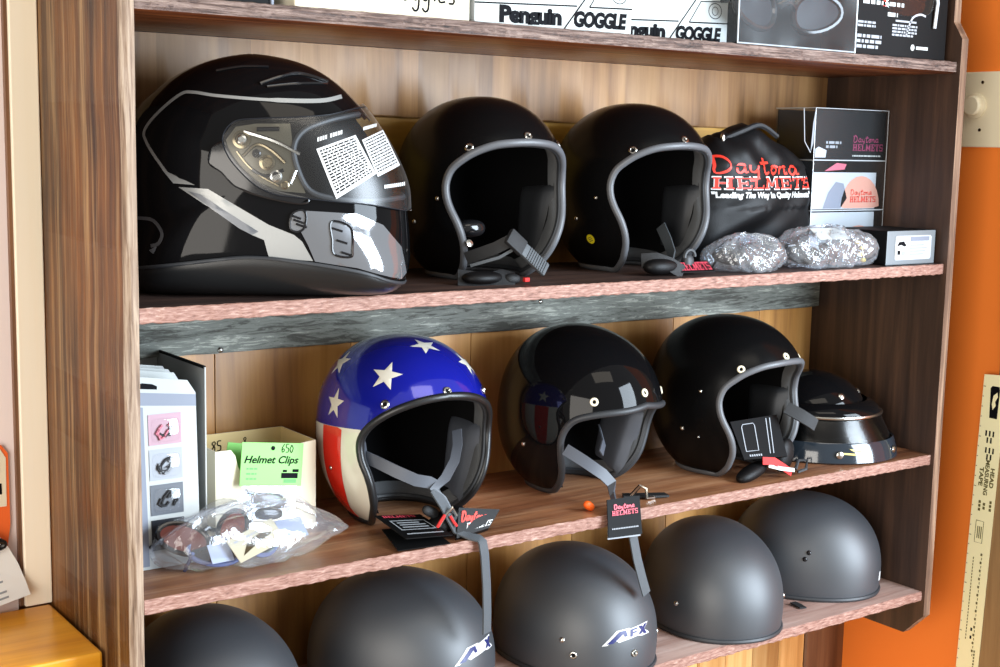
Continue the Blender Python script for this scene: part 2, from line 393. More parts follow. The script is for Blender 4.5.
mb = MB(); mb.box((-1.6, -2.6, -1.0), (XR + .1, D + .03, -.95), 'floor')
struct(mb.build('floor', smooth=False))

# ------------------------------------------------------------------ shelving unit
unit = thing('shelving_unit', 'wide weathered brown wooden wall shelf of four boards holding rows of motorcycle helmets', 'shelf unit', (0, 0, -.33))
def U(p): return (p[0], p[1], p[2] + .33)
def jit(i, a, k=1.):
    return a * (math.sin(i * 1.7 * k) * .5 + math.sin(i * .61 * k + 1.3) * .6 + math.sin(i * 4.3 * k + .4) * .35)

def board(z0, z1, mt, mf, lip=None, seed=0):
    mb = MB(); n = 280; rows = []
    fr, ft = [], []
    for i in range(n + 1):
        x = W * i / n; j = jit(i + seed * 50, .0006); j2 = jit(i * 1.3 + seed * 31, .0007, .8)
        if lip:
            prof = [(D - .001, z1), (.0015 + j, z1 + j2 * .5), (0 + j, z1 - .001), (-.0005 + j * 1.3, z0 + (z1 - z0) * .5), (0 + j, z0 + .002), (.004 + j, z0), (D - .001, z0)]
        else:
            prof = [(D - .001, z1), (.0012 + j, z1 + j2 * .4), (0 + j, z1 - .0012), (-.0003 + j * 1.4, (z0 + z1) / 2), (0 + j, z0 + .001 + j2), (.0012 + j, z0 + j2), (D - .001, z0)]
        rows.append([U((x, y, z)) for y, z in prof])
    ms = [mt, mf, mf, mf, lip or mf, lip or mt, mt]
    for k in range(7):
        mb.grid([[r[k] for r in rows], [r[(k + 1) % 7] for r in rows]], ms[k])
    mb.add(rows[0], [tuple(range(7))], mt); mb.add(rows[-1], [tuple(range(7))[::-1]], mt)
    return mb.build('shelf', unit, True, 30, merge=.00001)
board(Z1, Z1 + T1, 'shelf_dark', 'front_grey', 'lip', 1)
board(Z2 - T2, Z2, 'shelf_dark', 'front', None, 2)
board(-T3, 0, 'shelf', 'front', None, 3)
board(Z4 - T4, Z4, 'shelf_pale', 'front', None, 4)

# left side panel with a wavy live front edge, right side panel with clipped corners
mb = MB(); n = 150; ro = []; 
for i in range(n + 1):
    z = -.34 + 1.3 * i / n
    w1 = .0018 * math.sin(z * 21 + 1) + .001 * math.sin(z * 57); w2 = .0022 * math.sin(z * 13 + 2.2) + .0012 * math.sin(z * 41 + .4)
    ro.append([U(p) for p in ((-.001, D - .001, z), (-.0005, .002, z), (-.001 + w1 * .3, -.0015 + w1 * .5, z), (-.0090, -.003 + w1 * .4, z), (-TH + .003 + w2 * .8, -.0012 + w1, z), (-TH + w2 * .5, .0025 + w2 * .6, z), (-TH, D - .001, z))])
ms = ['inner', 'edge', 'edge', 'edge', 'edge', 'side', 'side']
for k in range(7): mb.grid([[r[k] for r in ro], [r[(k + 1) % 7] for r in ro]], ms[k])
mb.add(ro[0], [tuple(range(7))], 'side'); mb.add(ro[-1], [tuple(range(7))], 'side')
o = mb.build('side_panel', unit, True, 35, merge=.00001); o['label'] = 'left side board with pale rough front edge'
mb = MB()
prof = [(D - .001, -.328), (.0334, -.328), (-.0065, -.287), (-.0065, .700), (.0115, .728), (.0125, .96), (D - .001, .96)]
nn = len(prof)
for k in range(nn):
    a = prof[k]; b = prof[(k + 1) % nn]
    mb.add([U((W, a[0], a[1])), U((W + TH, a[0], a[1])), U((W + TH, b[0], b[1])), U((W, b[0], b[1]))], [(0, 1, 2, 3)], 'edge_dark' if 0 < k < 5 else 'inner')
mb.add([U((W, *p)) for p in prof], [tuple(range(nn))], 'inner'); mb.add([U((W + TH, *p)) for p in prof], [tuple(range(nn))], 'inner')
o = mb.build('side_panel', unit, False); o['label'] = 'dark right side board with clipped corners'
# cleats and back boards under the shelves
def cleat(z0, z1, th, m, lab, bev=.0015, x0=.0005, x1=W - .0005):
    mb = MB(); nseg = 90; rows = []
    for i in range(nseg + 1):
        x = x0 + (x1 - x0) * i / nseg; j = jit(i + z0 * 100, .0007)
        rows.append([U(p) for p in ((x, D - .001, z1), (x, D - th, z1), (x, D - th + .0006 * math.sin(i), z0 + .002 + j), (x, D - th + bev, z0 + j), (x, D - .001, z0))])
    for k in range(5): mb.grid([[r[k] for r in rows], [r[(k + 1) % 5] for r in rows]], m)
    mb.add(rows[0], [tuple(range(5))], m); mb.add(rows[-1], [tuple(range(5))], m)
    o = mb.build('back_cleat', unit, True, 30, merge=.00001); o['label'] = lab
    return o
mb = MB()
for xa, xb in ((.0005, .2095), (.2105, .4195), (.4205, .6295), (.6305, .8395), (.8405, 1.0495), (1.0505, 1.2595), (1.2605, W - .0005)):
    mb.box(tuple(U((xa, D - .004, Z4 - T4))), tuple(U((xb, D - .0005, .96))), 'unit_back', .0006)
mb.build('back_panel', unit, False)
cl = cleat(.2277, Z2 - T2 - .0005, .02, 'cleat_grey', 'grey weathered batten under the second shelf')
for x, z in ((.2115, .232), (.75, .27)):
    mb = MB(); mb.lathe([(0, .002), (.002, .0018), (.0035, .0008), (.004, 0)], 'metal', 12, Matrix.Translation(U((x, D - .0205, z))) @ Matrix.Rotation(PI / 2, 4, 'X'))
    mb.build('screw', cl)
cleat(.5485, Z1 - .0005, .012, 'panel_pale', 'pale board under the top shelf')
cleat(.44, .548, .006, 'cleat_yellow', 'ochre yellow board behind the second row')

# ------------------------------------------------------------------ open-face and half helmets
NS = 2.2
OPEN = dict(a=.1096, bf=.1368, bb=.1213, cu=.1278, cd=.1393, h=.1217)
HALF = dict(a=.1082, bf=.1373, bb=.1271, cu=.1242, cd=.1392, h=.0385)

class Shell:
    def __init__(s, sh, pitch, scale):
        s.__dict__.update(sh); s.th = pitch; s.s = scale
        s.R = Matrix.Rotation(pitch, 4, 'X')
    def k(s, d):
        b = s.bf if d[1] < 0 else s.bb; c = s.cu if d[2] > 0 else s.cd
        return (abs(d[0] / s.a) ** NS + abs(d[1] / b) ** NS + abs(d[2] / c) ** NS) ** (-1 / NS)
    def az(s, deg, z):
        al = math.radians(deg); c = s.cu if z > 0 else s.cd; b = s.bf if math.cos(al) > 0 else s.bb
        kk = max(0, 1 - abs(z / c) ** NS) ** (1 / NS)
        r = kk / (abs(math.sin(al) / s.a) ** NS + abs(math.cos(al) / b) ** NS) ** (1 / NS)
        return Vector((r * math.sin(al), -r * math.cos(al), z))
    def tf(s, p): return s.R @ (Vector(p) * s.s) + Vector((0, 0, s.h * s.s))
    def floor(s, deg, up=0.):
        lo, hi = -s.cd * .999, .05
        for _ in range(30):
            m = (lo + hi) / 2
            if (s.R @ s.az(deg, m)).z < -s.h + up: lo = m
            else: hi = m
        return s.az(deg, hi)
    def normal(s, p):
        b = s.bf if p[1] < 0 else s.bb; c = s.cu if p[2] > 0 else s.cd; e = NS - 1
        g = [math.copysign(abs(p[i] / q) ** e / q, p[i]) for i, q in enumerate((s.a, b, c))]
        return Vector(g).normalized()
    def onto(s, p, off=.0004):
        p = Vector(p); q = p.normalized() * s.k(p.normalized()); return s.tf(q + s.normal(q) * off)
    def patch_fn(s, deg, z, rot=0., off=.0004):
        """maps tangent-plane offsets at a spot to the surface"""
        P = s.az(deg, z); N = s.normal(P); e1 = Vector((0, 0, 1)).cross(N)
        e1 = e1.normalized(); e2 = N.cross(e1)
        ca, sa = math.cos(rot), math.sin(rot)
        return lambda x, y: s.onto(P + e1 * (x * ca - y * sa) + e2 * (x * sa + y * ca), off)
    def place(s, deg, z):
        P = s.az(deg, z); N = (s.R.to_3x3() @ s.normal(P)); q = N.to_track_quat('Z', 'Y')
        return Matrix.Translation(s.tf(P)) @ q.to_matrix().to_4x4()

OPEN_RIM = [(0, .058), (8, .0576), (22, .0548), (34, .047), (43, .037), (51, .024), (55, .006), (55, -.012), (52.5, -.029), (48.5, -.047), (45.8, -.066), (45.5, -.085), (48.5, -.104)]
FLAG_RIM = [(0, .0607), (14.6, .0576), (29.4, .0481), (42.3, .0333), (51.7, .0157), (55.7, -.0014), (54.8, -.0223), (51.3, -.0412), (49.3, -.0605), (49.8, -.085), (54, -.101)]
PEAK_RIM = [(0, .0468), (11, .043), (27.7, .037), (40.7, .0286), (50, .0176), (55.1, .0012), (56.8, -.0185), (55.2, -.0419), (52.8, -.0663), (53.5, -.0902), (58, -.108)]

def slerp(a, b, t):
    w = math.acos(max(-1, min(1, a.dot(b)))); 
    return (a * math.sin((1 - t) * w) + b * math.sin(t * w)) / math.sin(w)

def rim_loop(S, rim, up=0.):
    right = catmull([Vector((a, z)) for a, z in rim], 6)
    pts = [S.az(p.x, p.y) for p in right]
    a_end = rim[-1][0]
    corner = [S.floor(a_end + 12, up)]
    bot = [S.floor(a, up) for a in (list(range(int(a_end + 24), 180, 8)) + [180])]
    half = pts + catmull([pts[-1]] + corner + bot, 4)[1:]
    left = [Vector((-p.x, p.y, p.z)) for p in half[1:-1]][::-1]
    L = half + left
    # resample evenly
    n = 150; cum = [0]
    for i in range(len(L)): cum.append(cum[-1] + (L[(i + 1) % len(L)] - L[i]).length)
    out = []; j = 0
    for i in range(n):
        t = cum[-1] * i / n
        while cum[j + 1] < t: j += 1
        f = (t - cum[j]) / max(1e-9, cum[j + 1] - cum[j]); p = L[j].lerp(L[(j + 1) % len(L)], f)
        d = p.normalized(); out.append(d * S.k(d))
    return out

def shell_rows(S, loop, pole, n=40, k=1., t1=1., t0=.02):
    pd = Vector(pole).normalized(); rows = []
    for i in range(n + 1):
        t = t0 + (t1 - t0) * i / n; row = []
        for b in loop:
            d = slerp(pd, b.normalized(), t).normalized(); row.append(S.tf(d * S.k(d) * k))
        rows.append(row)
    return rows

def snap(S, root, deg, z, m='metal', r=.0062, hole=True):
    mb = MB(); T = S.place(deg, z)
    if hole:
        mb.lathe([(r, 0), (r, .0012), (r * .86, .0022), (r * .6, .0024), (r * .5, .0016), (r * .42, .0006)], m, 20, T)
        mb.lathe([(r * .45, .0007), (0, .0006)], 'ink', 16, T)
    else:
        mb.lathe([(r, 0), (r * .9, .0012), (r * .6, .0022), (0, .0027)], m, 16, T)
    mb.build('snap' if hole else 'rivet', root)

STAR = [(math.cos(PI / 2 + i * PI / 5) * (1 if i % 2 == 0 else .4), math.sin(PI / 2 + i * PI / 5) * (1 if i % 2 == 0 else .4)) for i in range(10)]
def star(mb, S, deg, z, r, rot, m):
    fn = S.patch_fn(deg, z, rot, .0005)
    pts = [(x * r, y * r) for x, y in STAR]; inn = [(x * r * .2, y * r * .2) for x in range(-4, 5) for y in range(-4, 5)]
    mb.flat(pts, fn, m, inn)

def open_helmet(label, inst, zb, shellm, rim=OPEN_RIM, trimm='rubber_grey', liner='fabric', pad='pad_dark', group=None, decals=None, snaps=((-39, .0515), (0, .066), (39, .057)), snapm='metal', trim_r=.0052, name='open_face_helmet', band=True, sides=True):
    x, y, yaw, pitch, sc = inst
    root = thing(name, label, 'helmet', (x, y, zb), yaw, group)
    S = Shell(OPEN, pitch, sc); loop = rim_loop(S, rim, .004)
    pole = (0, .75, .66)
    mb = MB(); rows = shell_rows(S, loop, pole, 44)
    mb.grid(rows, shellm, True); mb.add(rows[0], [tuple(range(len(loop)))], shellm)
    if decals: decals(mb, S, loop)
    sh = mb.build('shell', root, True, 60)
    # rubber piping
    mb = MB(); mb.tube([S.tf(p * .993) for p in loop], trim_r * sc, trimm, 10, True); mb.tube([S.tf(p * .962) for p in loop], .0044 * sc, 'rubber', 8, True)
    mb.build('edge_trim', root)
    # padded brow band and lining
    mb = MB(); pd = Vector(pole).normalized(); rows = []
    for k, t in ((.975, 1.0), (.945, 1.003), (.915, 1.0), (.885, .985), (.862, .955), (.85, .92)):
        rows.append([S.tf(slerp(pd, b.normalized(), t).normalized() * S.k(slerp(pd, b.normalized(), t).normalized()) * k) for b in loop])
    mb.grid(rows, liner, True); mb.build('padded_band', root, True, 80)
    mb = MB(); rows = shell_rows(S, loop, pole, 20, .85, .94); mb.grid(rows, 'fabric_dark', True); mb.add(rows[0], [tuple(range(len(loop)))], 'fabric_dark')
    mb.build('lining', root, True, 80)
    for sg in (-1, 1):
        mb = MB(); rows = []
        for i in range(15):
            u = -1 + 2 * i / 14; row = []
            for j in range(17):
                v = -1 + 2 * j / 16; p = S.az(sg * (79 + 24 * u + 5 * v * (v < 0)), -.047 + .054 * v); th = (1 - abs(u) ** 4) ** .5 * (1 - abs(v) ** 4) ** .5
                row.append(S.tf(Vector((p.x * (.9 - .2 * th), p.y * (.9 - .2 * th), p.z))))
            rows.append(row)
        mb.grid(rows, pad)
        mb.build('cheek_pad', root)
    for a, z in snaps: snap(S, root, a, z, snapm)
    if sides:
        for sg in (-1, 1): snap(S, root, sg * 90, -.044, 'metal', .0035, False)
    return root, S

# graphics ---------------------------------------------------------
def ring_zone(mb, S, poly, m, off=.0004, step=.006):
    """poly in (azimuth deg, z) wrapped on the shell"""
    xs = [p[0] for p in poly]; zs = [p[1] for p in poly]; inn = []
    a = min(xs) + 1
    while a < max(xs):
        z = min(zs) + .002
        while z < max(zs): inn.append((a / 500, z)); z += step
        a += 3
    P = [(p[0] / 500, p[1]) for p in poly]
    def fn(u, z):
        p = S.az(u * 500, z); return S.tf(p + S.normal(p) * off)
    mb.flat(P, fn, m, inn)

def dense(poly, k=8):
    out = []
    for i in range(len(poly)):
        a, b = Vector(poly[i]), Vector(poly[(i + 1) % len(poly)])
        for j in range(k): out.append(a.lerp(b, j / k))
    return out

def flag_decals(mb, S, loop):
    # white lower half with red stripes either side
    zt = lambda a: .017 - .0001 * abs(a - 56)
    for sg in (-1, 1):
        rim = [(p.x, p.y) for p in catmull([Vector(q) for q in FLAG_RIM], 5)]
        rim = [q for q in rim if q[1] < .0145]
        zf = lambda a: max(S.floor(a, .0045).z, -.1195)
        low = [(a, zf(a)) for a in range(60, 176, 6)]
        top = [(a, zt(a)) for a in range(175, 54, -6)]
        ring_zone(mb, S, [(sg * a, z) for a, z in dense(rim + low + top, 1)], 'white', .0004)
        st = lambda a0: [(a0 + d, z) for d, z in ((0, .0125), (1.5, -.02), (3.2, -.05), (6, -.08), (13, -.103))]
        for a0, wd in ((72, 25), (118, 22)):
            f1 = catmull([Vector(q) for q in st(a0)], 4); f2 = catmull([Vector(q) for q in st(a0 + wd)], 4)
            f1 = [(p.x, max(p.y, zf(p.x))) for p in f1]; f2 = [(p.x, max(p.y, zf(p.x))) for p in f2]
            bt = [(f1[-1][0] + (f2[-1][0] - f1[-1][0]) * t, zf(f1[-1][0] + (f2[-1][0] - f1[-1][0]) * t)) for t in (.0, .25, .5, .75, 1.)]
            f1 = [(p[0], p[1]) for p in f1 if p[1] > -.1]; f2 = [(p[0], p[1]) for p in f2 if p[1] > -.1]
            tp = [(a0 + wd * t, zt(a0 + wd * t) - .0003) for t in (.8, .6, .4, .2)]
            ring_zone(mb, S, [(sg * a, z) for a, z in f1 + bt + f2[::-1] + tp], 'red', .0008)
    for a, z, r, rot in ((-40, .0855, .0225, -.10), (-84, .0434, .0215, .0), (3, .118, .0215, .15), (-104, .092, .0215, .2), (37, .0925, .0215, -.1), (84, .0434, .0215, 0), (-130, .05, .0215, .1), (160, .08, .0215, 0), (120, .085, .0215, 0)):
        star(mb, S, a, z, r, rot, 'white')

def dot_decal(mb, S, loop):
    fn = S.patch_fn(-78, -.0743, 0, .0006)
    mb.flat([(.0075 * math.cos(i * PI / 14), .0075 * math.sin(i * PI / 14)) for i in range(28)], fn, 'yellow')
    fn2 = S.patch_fn(-78, -.0743, .3, .0009)
    for dy in (-.0028, 0, .0028): mb.add([fn2(x, y) for x, y in ((-.004, dy - .0005), (.004, dy - .0005), (.004, dy + .0005), (-.004, dy + .0005))], [(0, 1, 2, 3)], 'rulerink')

GA = [.5516, .1579, -.0034, -.0711, .9975]
GB = [.8312, .1579, .0237, -.0717, .998]
GF = [.4292, .1563, -.0356, -.0253, 1.0145]
GC = [.7384, .1549, .1589, .1745, .9956]
GD = [1.0216, .1258, .1194, -.0734, 1.0018]
hA, SA = open_helmet('satin black open-face helmet with grey ribbed chin-strap buckle, beside the full-face helmet', GA, Z2, 'satin', group='black open-face helmets')
hB, SB = open_helmet('satin black open-face helmet with a round yellow sticker on its side', GB, Z2, 'satin', group='black open-face helmets', decals=dot_decal)
hF, SF = open_helmet('open-face helmet painted blue with white stars and red and white stripes', GF, 0, 'blue', FLAG_RIM, 'rubber_dark', pad='pad', decals=flag_decals)
hC, SC = open_helmet('mirror-gloss black open-face helmet with forward-dipping peak, right of the stars and stripes helmet', GC, 0, 'gloss', PEAK_RIM, 'rubber', pad='pad', group='black open-face helmets', snaps=((-38.6, .0496), (0, .0638), (38.6, .0496)), snapm='ivory')
hD, SD = open_helmet('plain black open-face helmet with cream snap, between the mirror-gloss helmet and the face-shield helmet', GD, 0, 'satin', group='black open-face helmets', snapm='ivory')
# strap hardware rivets low on the sides
snap(SA, hA, -62, -.014, 'metal', .0035, False); snap(SB, hB, -67, -.0146, 'metal', .003, False); snap(SD, hD, -70, .0174, 'metal', .003, False); snap(SD, hD, -74, -.0552, 'metal', .002, False)

def loc(root, p):
    """a point of the room in the helmet's own frame"""
    return Matrix.Rotation(-root.rotation_euler[2], 4, 'Z') @ (Vector(p) - root.location)
def L(root, pts): return [loc(root, p) for p in pts]
def dirl(root, d): return Matrix.Rotation(-root.rotation_euler[2], 4, 'Z') @ Vector(d)

def hand_script(mb, body, x0, x1, y, size, fn, m, w):
    """brush-like capitals and small letters drawn as strokes"""
    G = {'D': [[(.08, 1), (.0, .0), (.45, .08), (.62, .5), (.35, .95), (-.15, .85)]], 'a': [[(.5, .5), (.2, .5), (.05, .2), (.2, 0), (.42, .2), (.5, .5), (.46, .08), (.62, .08)]],
         'y': [[(.05, .5), (.1, .1), (.4, .15), (.5, .5), (.4, -.2), (.15, -.42), (-.05, -.3)]], 't': [[(.35, .95), (.2, .3), (.25, 0), (.5, .1)], [(.0, .62), (.62, .68)]],
         'o': [[(.3, .5), (.05, .25), (.2, 0), (.45, .2), (.35, .48), (.6, .42)]], 'n': [[(.05, .5), (.02, 0), (.08, .35), (.3, .5), (.42, .3), (.42, .05), (.6, .1)]]}
    adv = {'D': .85, 'a': .68, 'y': .66, 't': .62, 'o': .66, 'n': .7}
    tot = sum(adv[c] for c in body); k = (x1 - x0) / tot; x = x0
    for c in body:
        for st in G[c]:
            P = catmull([Vector((x + px * k, y + py * size)) for px, py in st], 5)
            stroke(mb, P, [w * (.7 + .5 * abs(math.sin(i * .35 + 1))) for i in range(len(P))], fn, m)
        x += adv[c] * k

def slab_text(mb, body, x0, x1, y, h, fn, m, wk=.24):
    """heavy slab capitals"""
    wd = {'H': 1., 'E': .86, 'L': .86, 'M': 1.2, 'T': .9, 'S': .8}
    tot = sum(wd[c] + .12 for c in body) - .12; k = (x1 - x0) / tot; x = x0
    def q(x0, y0, x1, y1): mb.add([fn(a, b) for a, b in ((x + x0 * k, y + y0 * h), (x + x1 * k, y + y0 * h), (x + x1 * k, y + y1 * h), (x + x0 * k, y + y1 * h))], [(0, 1, 2, 3)], m)
    def pg(P): mb.add([fn(x + a * k, y + b * h) for a, b in P], [tuple(range(len(P)))], m)
    for c in body:
        w = wd[c]; s = .13
        if c == 'H':
            for a in (.1, w - .1 - wk): q(a, 0, a + wk, 1); q(a - .1, 0, a + wk + .1, s); q(a - .1, 1 - s, a + wk + .1, 1)
            q(.2, .42, w - .2, .58)
        elif c in 'EL':
            q(.1, 0, .1 + wk, 1); q(0, 0, w, s); q(0, 1 - s, .45 if c == 'L' else w, 1); q(w - .1, 0, w, .36)
            if c == 'E': q(w - .1, .64, w, 1); q(.1, .43, .62, .57); q(.52, .33, .62, .67)
        elif c == 'M':
            for a in (.1, w - .1 - wk): q(a, 0, a + wk, 1); q(a - .1, 0, a + wk + .1, s)
            q(0, 1 - s, .3, 1); q(w - .3, 1 - s, w, 1)
            pg([(.1, 1), (.1 + wk, 1), (w / 2 + .06, .2), (w / 2 - .08, .2)]); pg([(w - .1 - wk, 1), (w - .1, 1), (w / 2 + .08, .2), (w / 2 - .06, .2)])
        elif c == 'T':
            a = w / 2 - wk / 2; q(a, 0, a + wk, 1); q(0, 1 - s, w, 1); q(0, .68, .1, 1); q(w - .1, .68, w, 1); q(a - .1, 0, a + wk + .1, s)
        elif c == 'S':
            pg([(0, .03), (w, .0), (w, .16), (0, .16)]); q(w - .2, .03, w, .55); q(0, .44, w, .57); q(0, .44, .2, .98); q(0, .85, w, 1); q(w - .08, .7, w, 1); q(0, 0, .08, .3)
        x += (w + .12) * k

def hangtag(mb, c00, c10, c11, c01, th, m='black', text=True, style=0):
    """card with corners (bottom-left, bottom-right, top-right, top-left) and printed lines"""
    c00, c10, c11, c01 = map(Vector, (c00, c10, c11, c01)); nrm = (c10 - c00).cross(c01 - c00).normalized()
    V = [c00, c10, c11, c01]; mb.add([p + nrm * th / 2 for p in V] + [p - nrm * th / 2 for p in V], [(0, 1, 2, 3), (7, 6, 5, 4), (0, 4, 5, 1), (1, 5, 6, 2), (2, 6, 7, 3), (3, 7, 4, 0)], m)
    def fn(u, v, e=0): return (c00.lerp(c10, u)).lerp(c01.lerp(c11, u), v) + nrm * (th / 2 + .0011)
    if style == 0:
        slab_text(mb, 'HELMETS', .12, .9, .56, .13, fn, 'pinkp'); hand_script(mb, 'Daytona', .2, .82, .73, .12, fn, 'pinkp', .03)
        for i in range(16): mb.add([fn(.1 + i * .05, v) for v in (.2,)] + [fn(.135 + i * .05, .2), fn(.135 + i * .05, .235), fn(.1 + i * .05, .235)], [(0, 1, 2, 3)], 'paper_grey')
    elif style == 1:
        slab_text(mb, 'HELMETS', .1, .8, .85, .09, fn, 'pinkp')
        for (u0, v0, u1, v1) in ((.12, .3, .88, .33), (.12, .69, .88, .72), (.12, .3, .15, .72), (.85, .3, .88, .72), (.22, .4, .78, .44), (.22, .5, .78, .54), (.22, .59, .7, .63), (.12, .12, .9, .16)):
            mb.add([fn(u0, v0), fn(u1, v0), fn(u1, v1), fn(u0, v1)], [(0, 1, 2, 3)], 'paper_grey')
    elif style == 2:
        def ln(P, w=.018):
            stroke(mb, [Vector(p) for p in P], w, fn, 'paper_grey')
        ln([(.1, .2), (.18, .82), (.22, .88), (.44, .88), (.46, .82), (.38, .2), (.1, .2)]); ln([(.62, .1), (.74, .95)]); ln([(.7, .1), (.82, .95)])
        for i in range(6): mb.add([fn(.14 + i * .05, .06), fn(.17 + i * .05, .06), fn(.17 + i * .05, .11), fn(.14 + i * .05, .11)], [(0, 1, 2, 3)], 'paper_grey')

# chin straps, buckles and hang tags
# helmet A : strap across the opening with a ribbed grey slide buckle
mb = MB(); mb.strap(L(hA, [(.478, .075, .362), (.497, .035, .378), (.510, .022, .388), (.518, .02, .392)]), .016, .002, 'strap', dirl(hA, (-.3, .2, 1)))
mb.strap(L(hA, [(.475, .06, .3535), (.50, .03, .366), (.52, .02, .379)]), .004, .0015, 'strap_grey', dirl(hA, (0, 0, 1))); mb.build('chin_strap', hA)
mb = MB(); A0, B0 = Vector((.5085, .018, .3935)), Vector((.568, .012, .3445)); ax = (B0 - A0).normalized(); sd = ax.cross(Vector((0.25, -1, .1))).normalized()
Tb = Matrix((ax, sd, ax.cross(sd))).transposed().to_4x4(); Tb.translation = A0; Tb = Matrix.Rotation(-hA.rotation_euler[2], 4, 'Z') @ Matrix.Translation(-hA.location) @ Tb
mb.box((-.004, -.0115, -.004), (.026, .0115, .004), 'strap', .002, Tb); mb.box((.024, -.0095, -.003), (.072, .0095, .003), 'strap_grey', .0015, Tb)
for i in range(9): mb.box((.034 + i * .004, -.0085, -.0042), (.0357 + i * .004, .0085, .0042), 'rubber', 0, Tb)
mb.build('buckle', hA)
mb = MB(); mb.strap(L(hA, [(.455, .06, .338), (.475, .05, .336), (.50, .045, .334), (.515, .04, .338), (.53, .036, .3335)]), .026, .003, 'strap', dirl(hA, (.2, .5, .6)))
mb.blob(loc(hA, (.487, .05, .338)), (.03, .018, .009), 'black_cloth', 2.2); mb.blob(loc(hA, (.528, .04, .336)), (.012, .01, .007), 'strap', 2.4)
mb.box((.0, -.003, -.003), (.008, .003, .003), 'redcloth', .001, Matrix.Translation(loc(hA, (.541, .03, .335)))); mb.build('strap_pad', hA)
mb = MB(); mb.blob(loc(hA, (.50, .10, .400)), (.022, .016, .012), 'gloss_dark', 2.4); mb.lathe([(.006, 0), (.005, .002), (0, .003)], 'metal', 14, Matrix.Translation(loc(hA, (.478, .069, .382))) @ Matrix.Rotation(PI / 2 - .4, 4, 'X')); mb.build('strap_anchor', hA)
# helmet B
mb = MB(); mb.strap(L(hB, [(.865, .12, .395), (.852, .09, .375), (.835, .06, .357), (.815, .04, .345)]), .016, .002, 'strap_grey', dirl(hB, (.5, .2, .8)))
mb.strap(L(hB, [(.775, .06, .35), (.79, .045, .352), (.81, .035, .345), (.83, .03, .3335)]), .022, .002, 'strap', dirl(hB, (.3, .3, 1))); mb.build('chin_strap', hB)
mb = MB(); mb.blob(loc(hB, (.80, .045, .342)), (.032, .016, .012), 'black_cloth', 2.2); mb.blob(loc(hB, (.852, .045, .345)), (.01, .008, .014), 'rubber', 2.5)
mb.tube(L(hB, [(.853 + .010 * math.cos(t), .042, .355 + .010 * math.sin(t)) for t in [i * .3 for i in range(12)]]), .003, 'rubber', 6)
mb.build('strap_pad', hB)
mb = MB(); c = [(.826, .028, .3345), (.886, .022, .3345), (.888, .04, .3475), (.83, .046, .3475)]
V = L(hB, c); mb.add(V + [p - Vector((0, 0, .001)) for p in V], [(0, 1, 2, 3), (7, 6, 5, 4), (0, 4, 5, 1), (1, 5, 6, 2), (2, 6, 7, 3), (3, 7, 4, 0)], 'black')
fnb = lambda u, v: V[0].lerp(V[1], u).lerp(V[3].lerp(V[2], u), v) + Vector((0, -.0006, .0007))
slab_text(mb, 'HELMETS', .03, .95, .1, .8, fnb, 'pinkp'); mb.build('hang_tag', hB)
# flag helmet
mb = MB(); mb.strap(L(hF, [(.336, .115, .106), (.350, .085, .098), (.366, .06, .088), (.385, .045, .078), (.402, .04, .074), (.415, .034, .066)]), .016, .002, 'pad', dirl(hF, (-.1, .3, 1)))
mb.strap(L(hF, [(.468, .075, .13), (.456, .055, .115), (.443, .042, .098), (.425, .036, .078), (.405, .034, .066), (.418, .032, .05), (.425, .028, .034)]), .013, .002, 'pad', dirl(hF, (.8, .1, .6)))
mb.strap(L(hF, [(.405, .034, .066), (.416, .026, .045), (.43, .016, .012), (.444, .004, .0035), (.453, -.003, .0015), (.4565, -.0065, -.004), (.459, -.008, -.02), (.4625, -.0085, -.06), (.464, -.009, -.1), (.4645, -.0085, -.128)]), .0165, .0022, 'strap_grey', [dirl(hF, d) for d in [(.9, .3, 0)] * 10])
mb.build('chin_strap', hF)
mb = MB(); mb.blob(loc(hF, (.428, .036, .020)), (.030, .016, .013), 'black_cloth', 2.6, Matrix.Rotation(-.35, 4, 'Y')); mb.blob(loc(hF, (.405, .040, .034)), (.013, .006, .007), 'strap', 2.6, Matrix.Rotation(.5, 4, 'Y')); mb.tube(L(hF, [(.407, .022, .018), (.414, .018, .034), (.424, .018, .042), (.432, .02, .03)]), .0022, 'metal', 6); mb.build('buckle', hF)
mb = MB(); c = [(.424, .006, .004), (.484, .018, .006), (.507, .026, .026), (.440, .026, .038)]; V = L(hF, c)
mb.add(V + [p + Vector((0, .004, -.005)) for p in V], [(0, 1, 2, 3), (7, 6, 5, 4), (0, 4, 5, 1), (1, 5, 6, 2), (2, 6, 7, 3), (3, 7, 4, 0)], 'black_cloth')
fnb = lambda u, v: V[0].lerp(V[1], u).lerp(V[3].lerp(V[2], u), v) + Vector((0, -.0006, .0008))
slab_text(mb, 'HELMETS', .25, .97, .14, .3, fnb, 'whitep'); hand_script(mb, 'Daytona', .1, .75, .52, .36, fnb, 'redp', .04)
mb.tube(L(hF, [(.404, .022, .018), (.408, .018, .028), (.413, .018, .034)]), .0022, 'redcloth', 6); mb.tube(L(hF, [(.420, .016, .032), (.424, .014, .024), (.428, .012, .018)]), .0018, 'redcloth', 6); mb.build('cloth_label', hF)
mb = MB(); hangtag(mb, *L(hF, [(.3335, .004, .0022), (.407, -.005, .0024), (.4075, .05, .012), (.347, .067, .012)]), .0012, 'black', style=3)
hangtag(mb, *L(hF, [(.345, .004, .016), (.412, -.002, .012), (.405, .066, .024), (.345, .082, .027)]), .0012, 'black', style=1)
mb.build('hang_tag', hF)
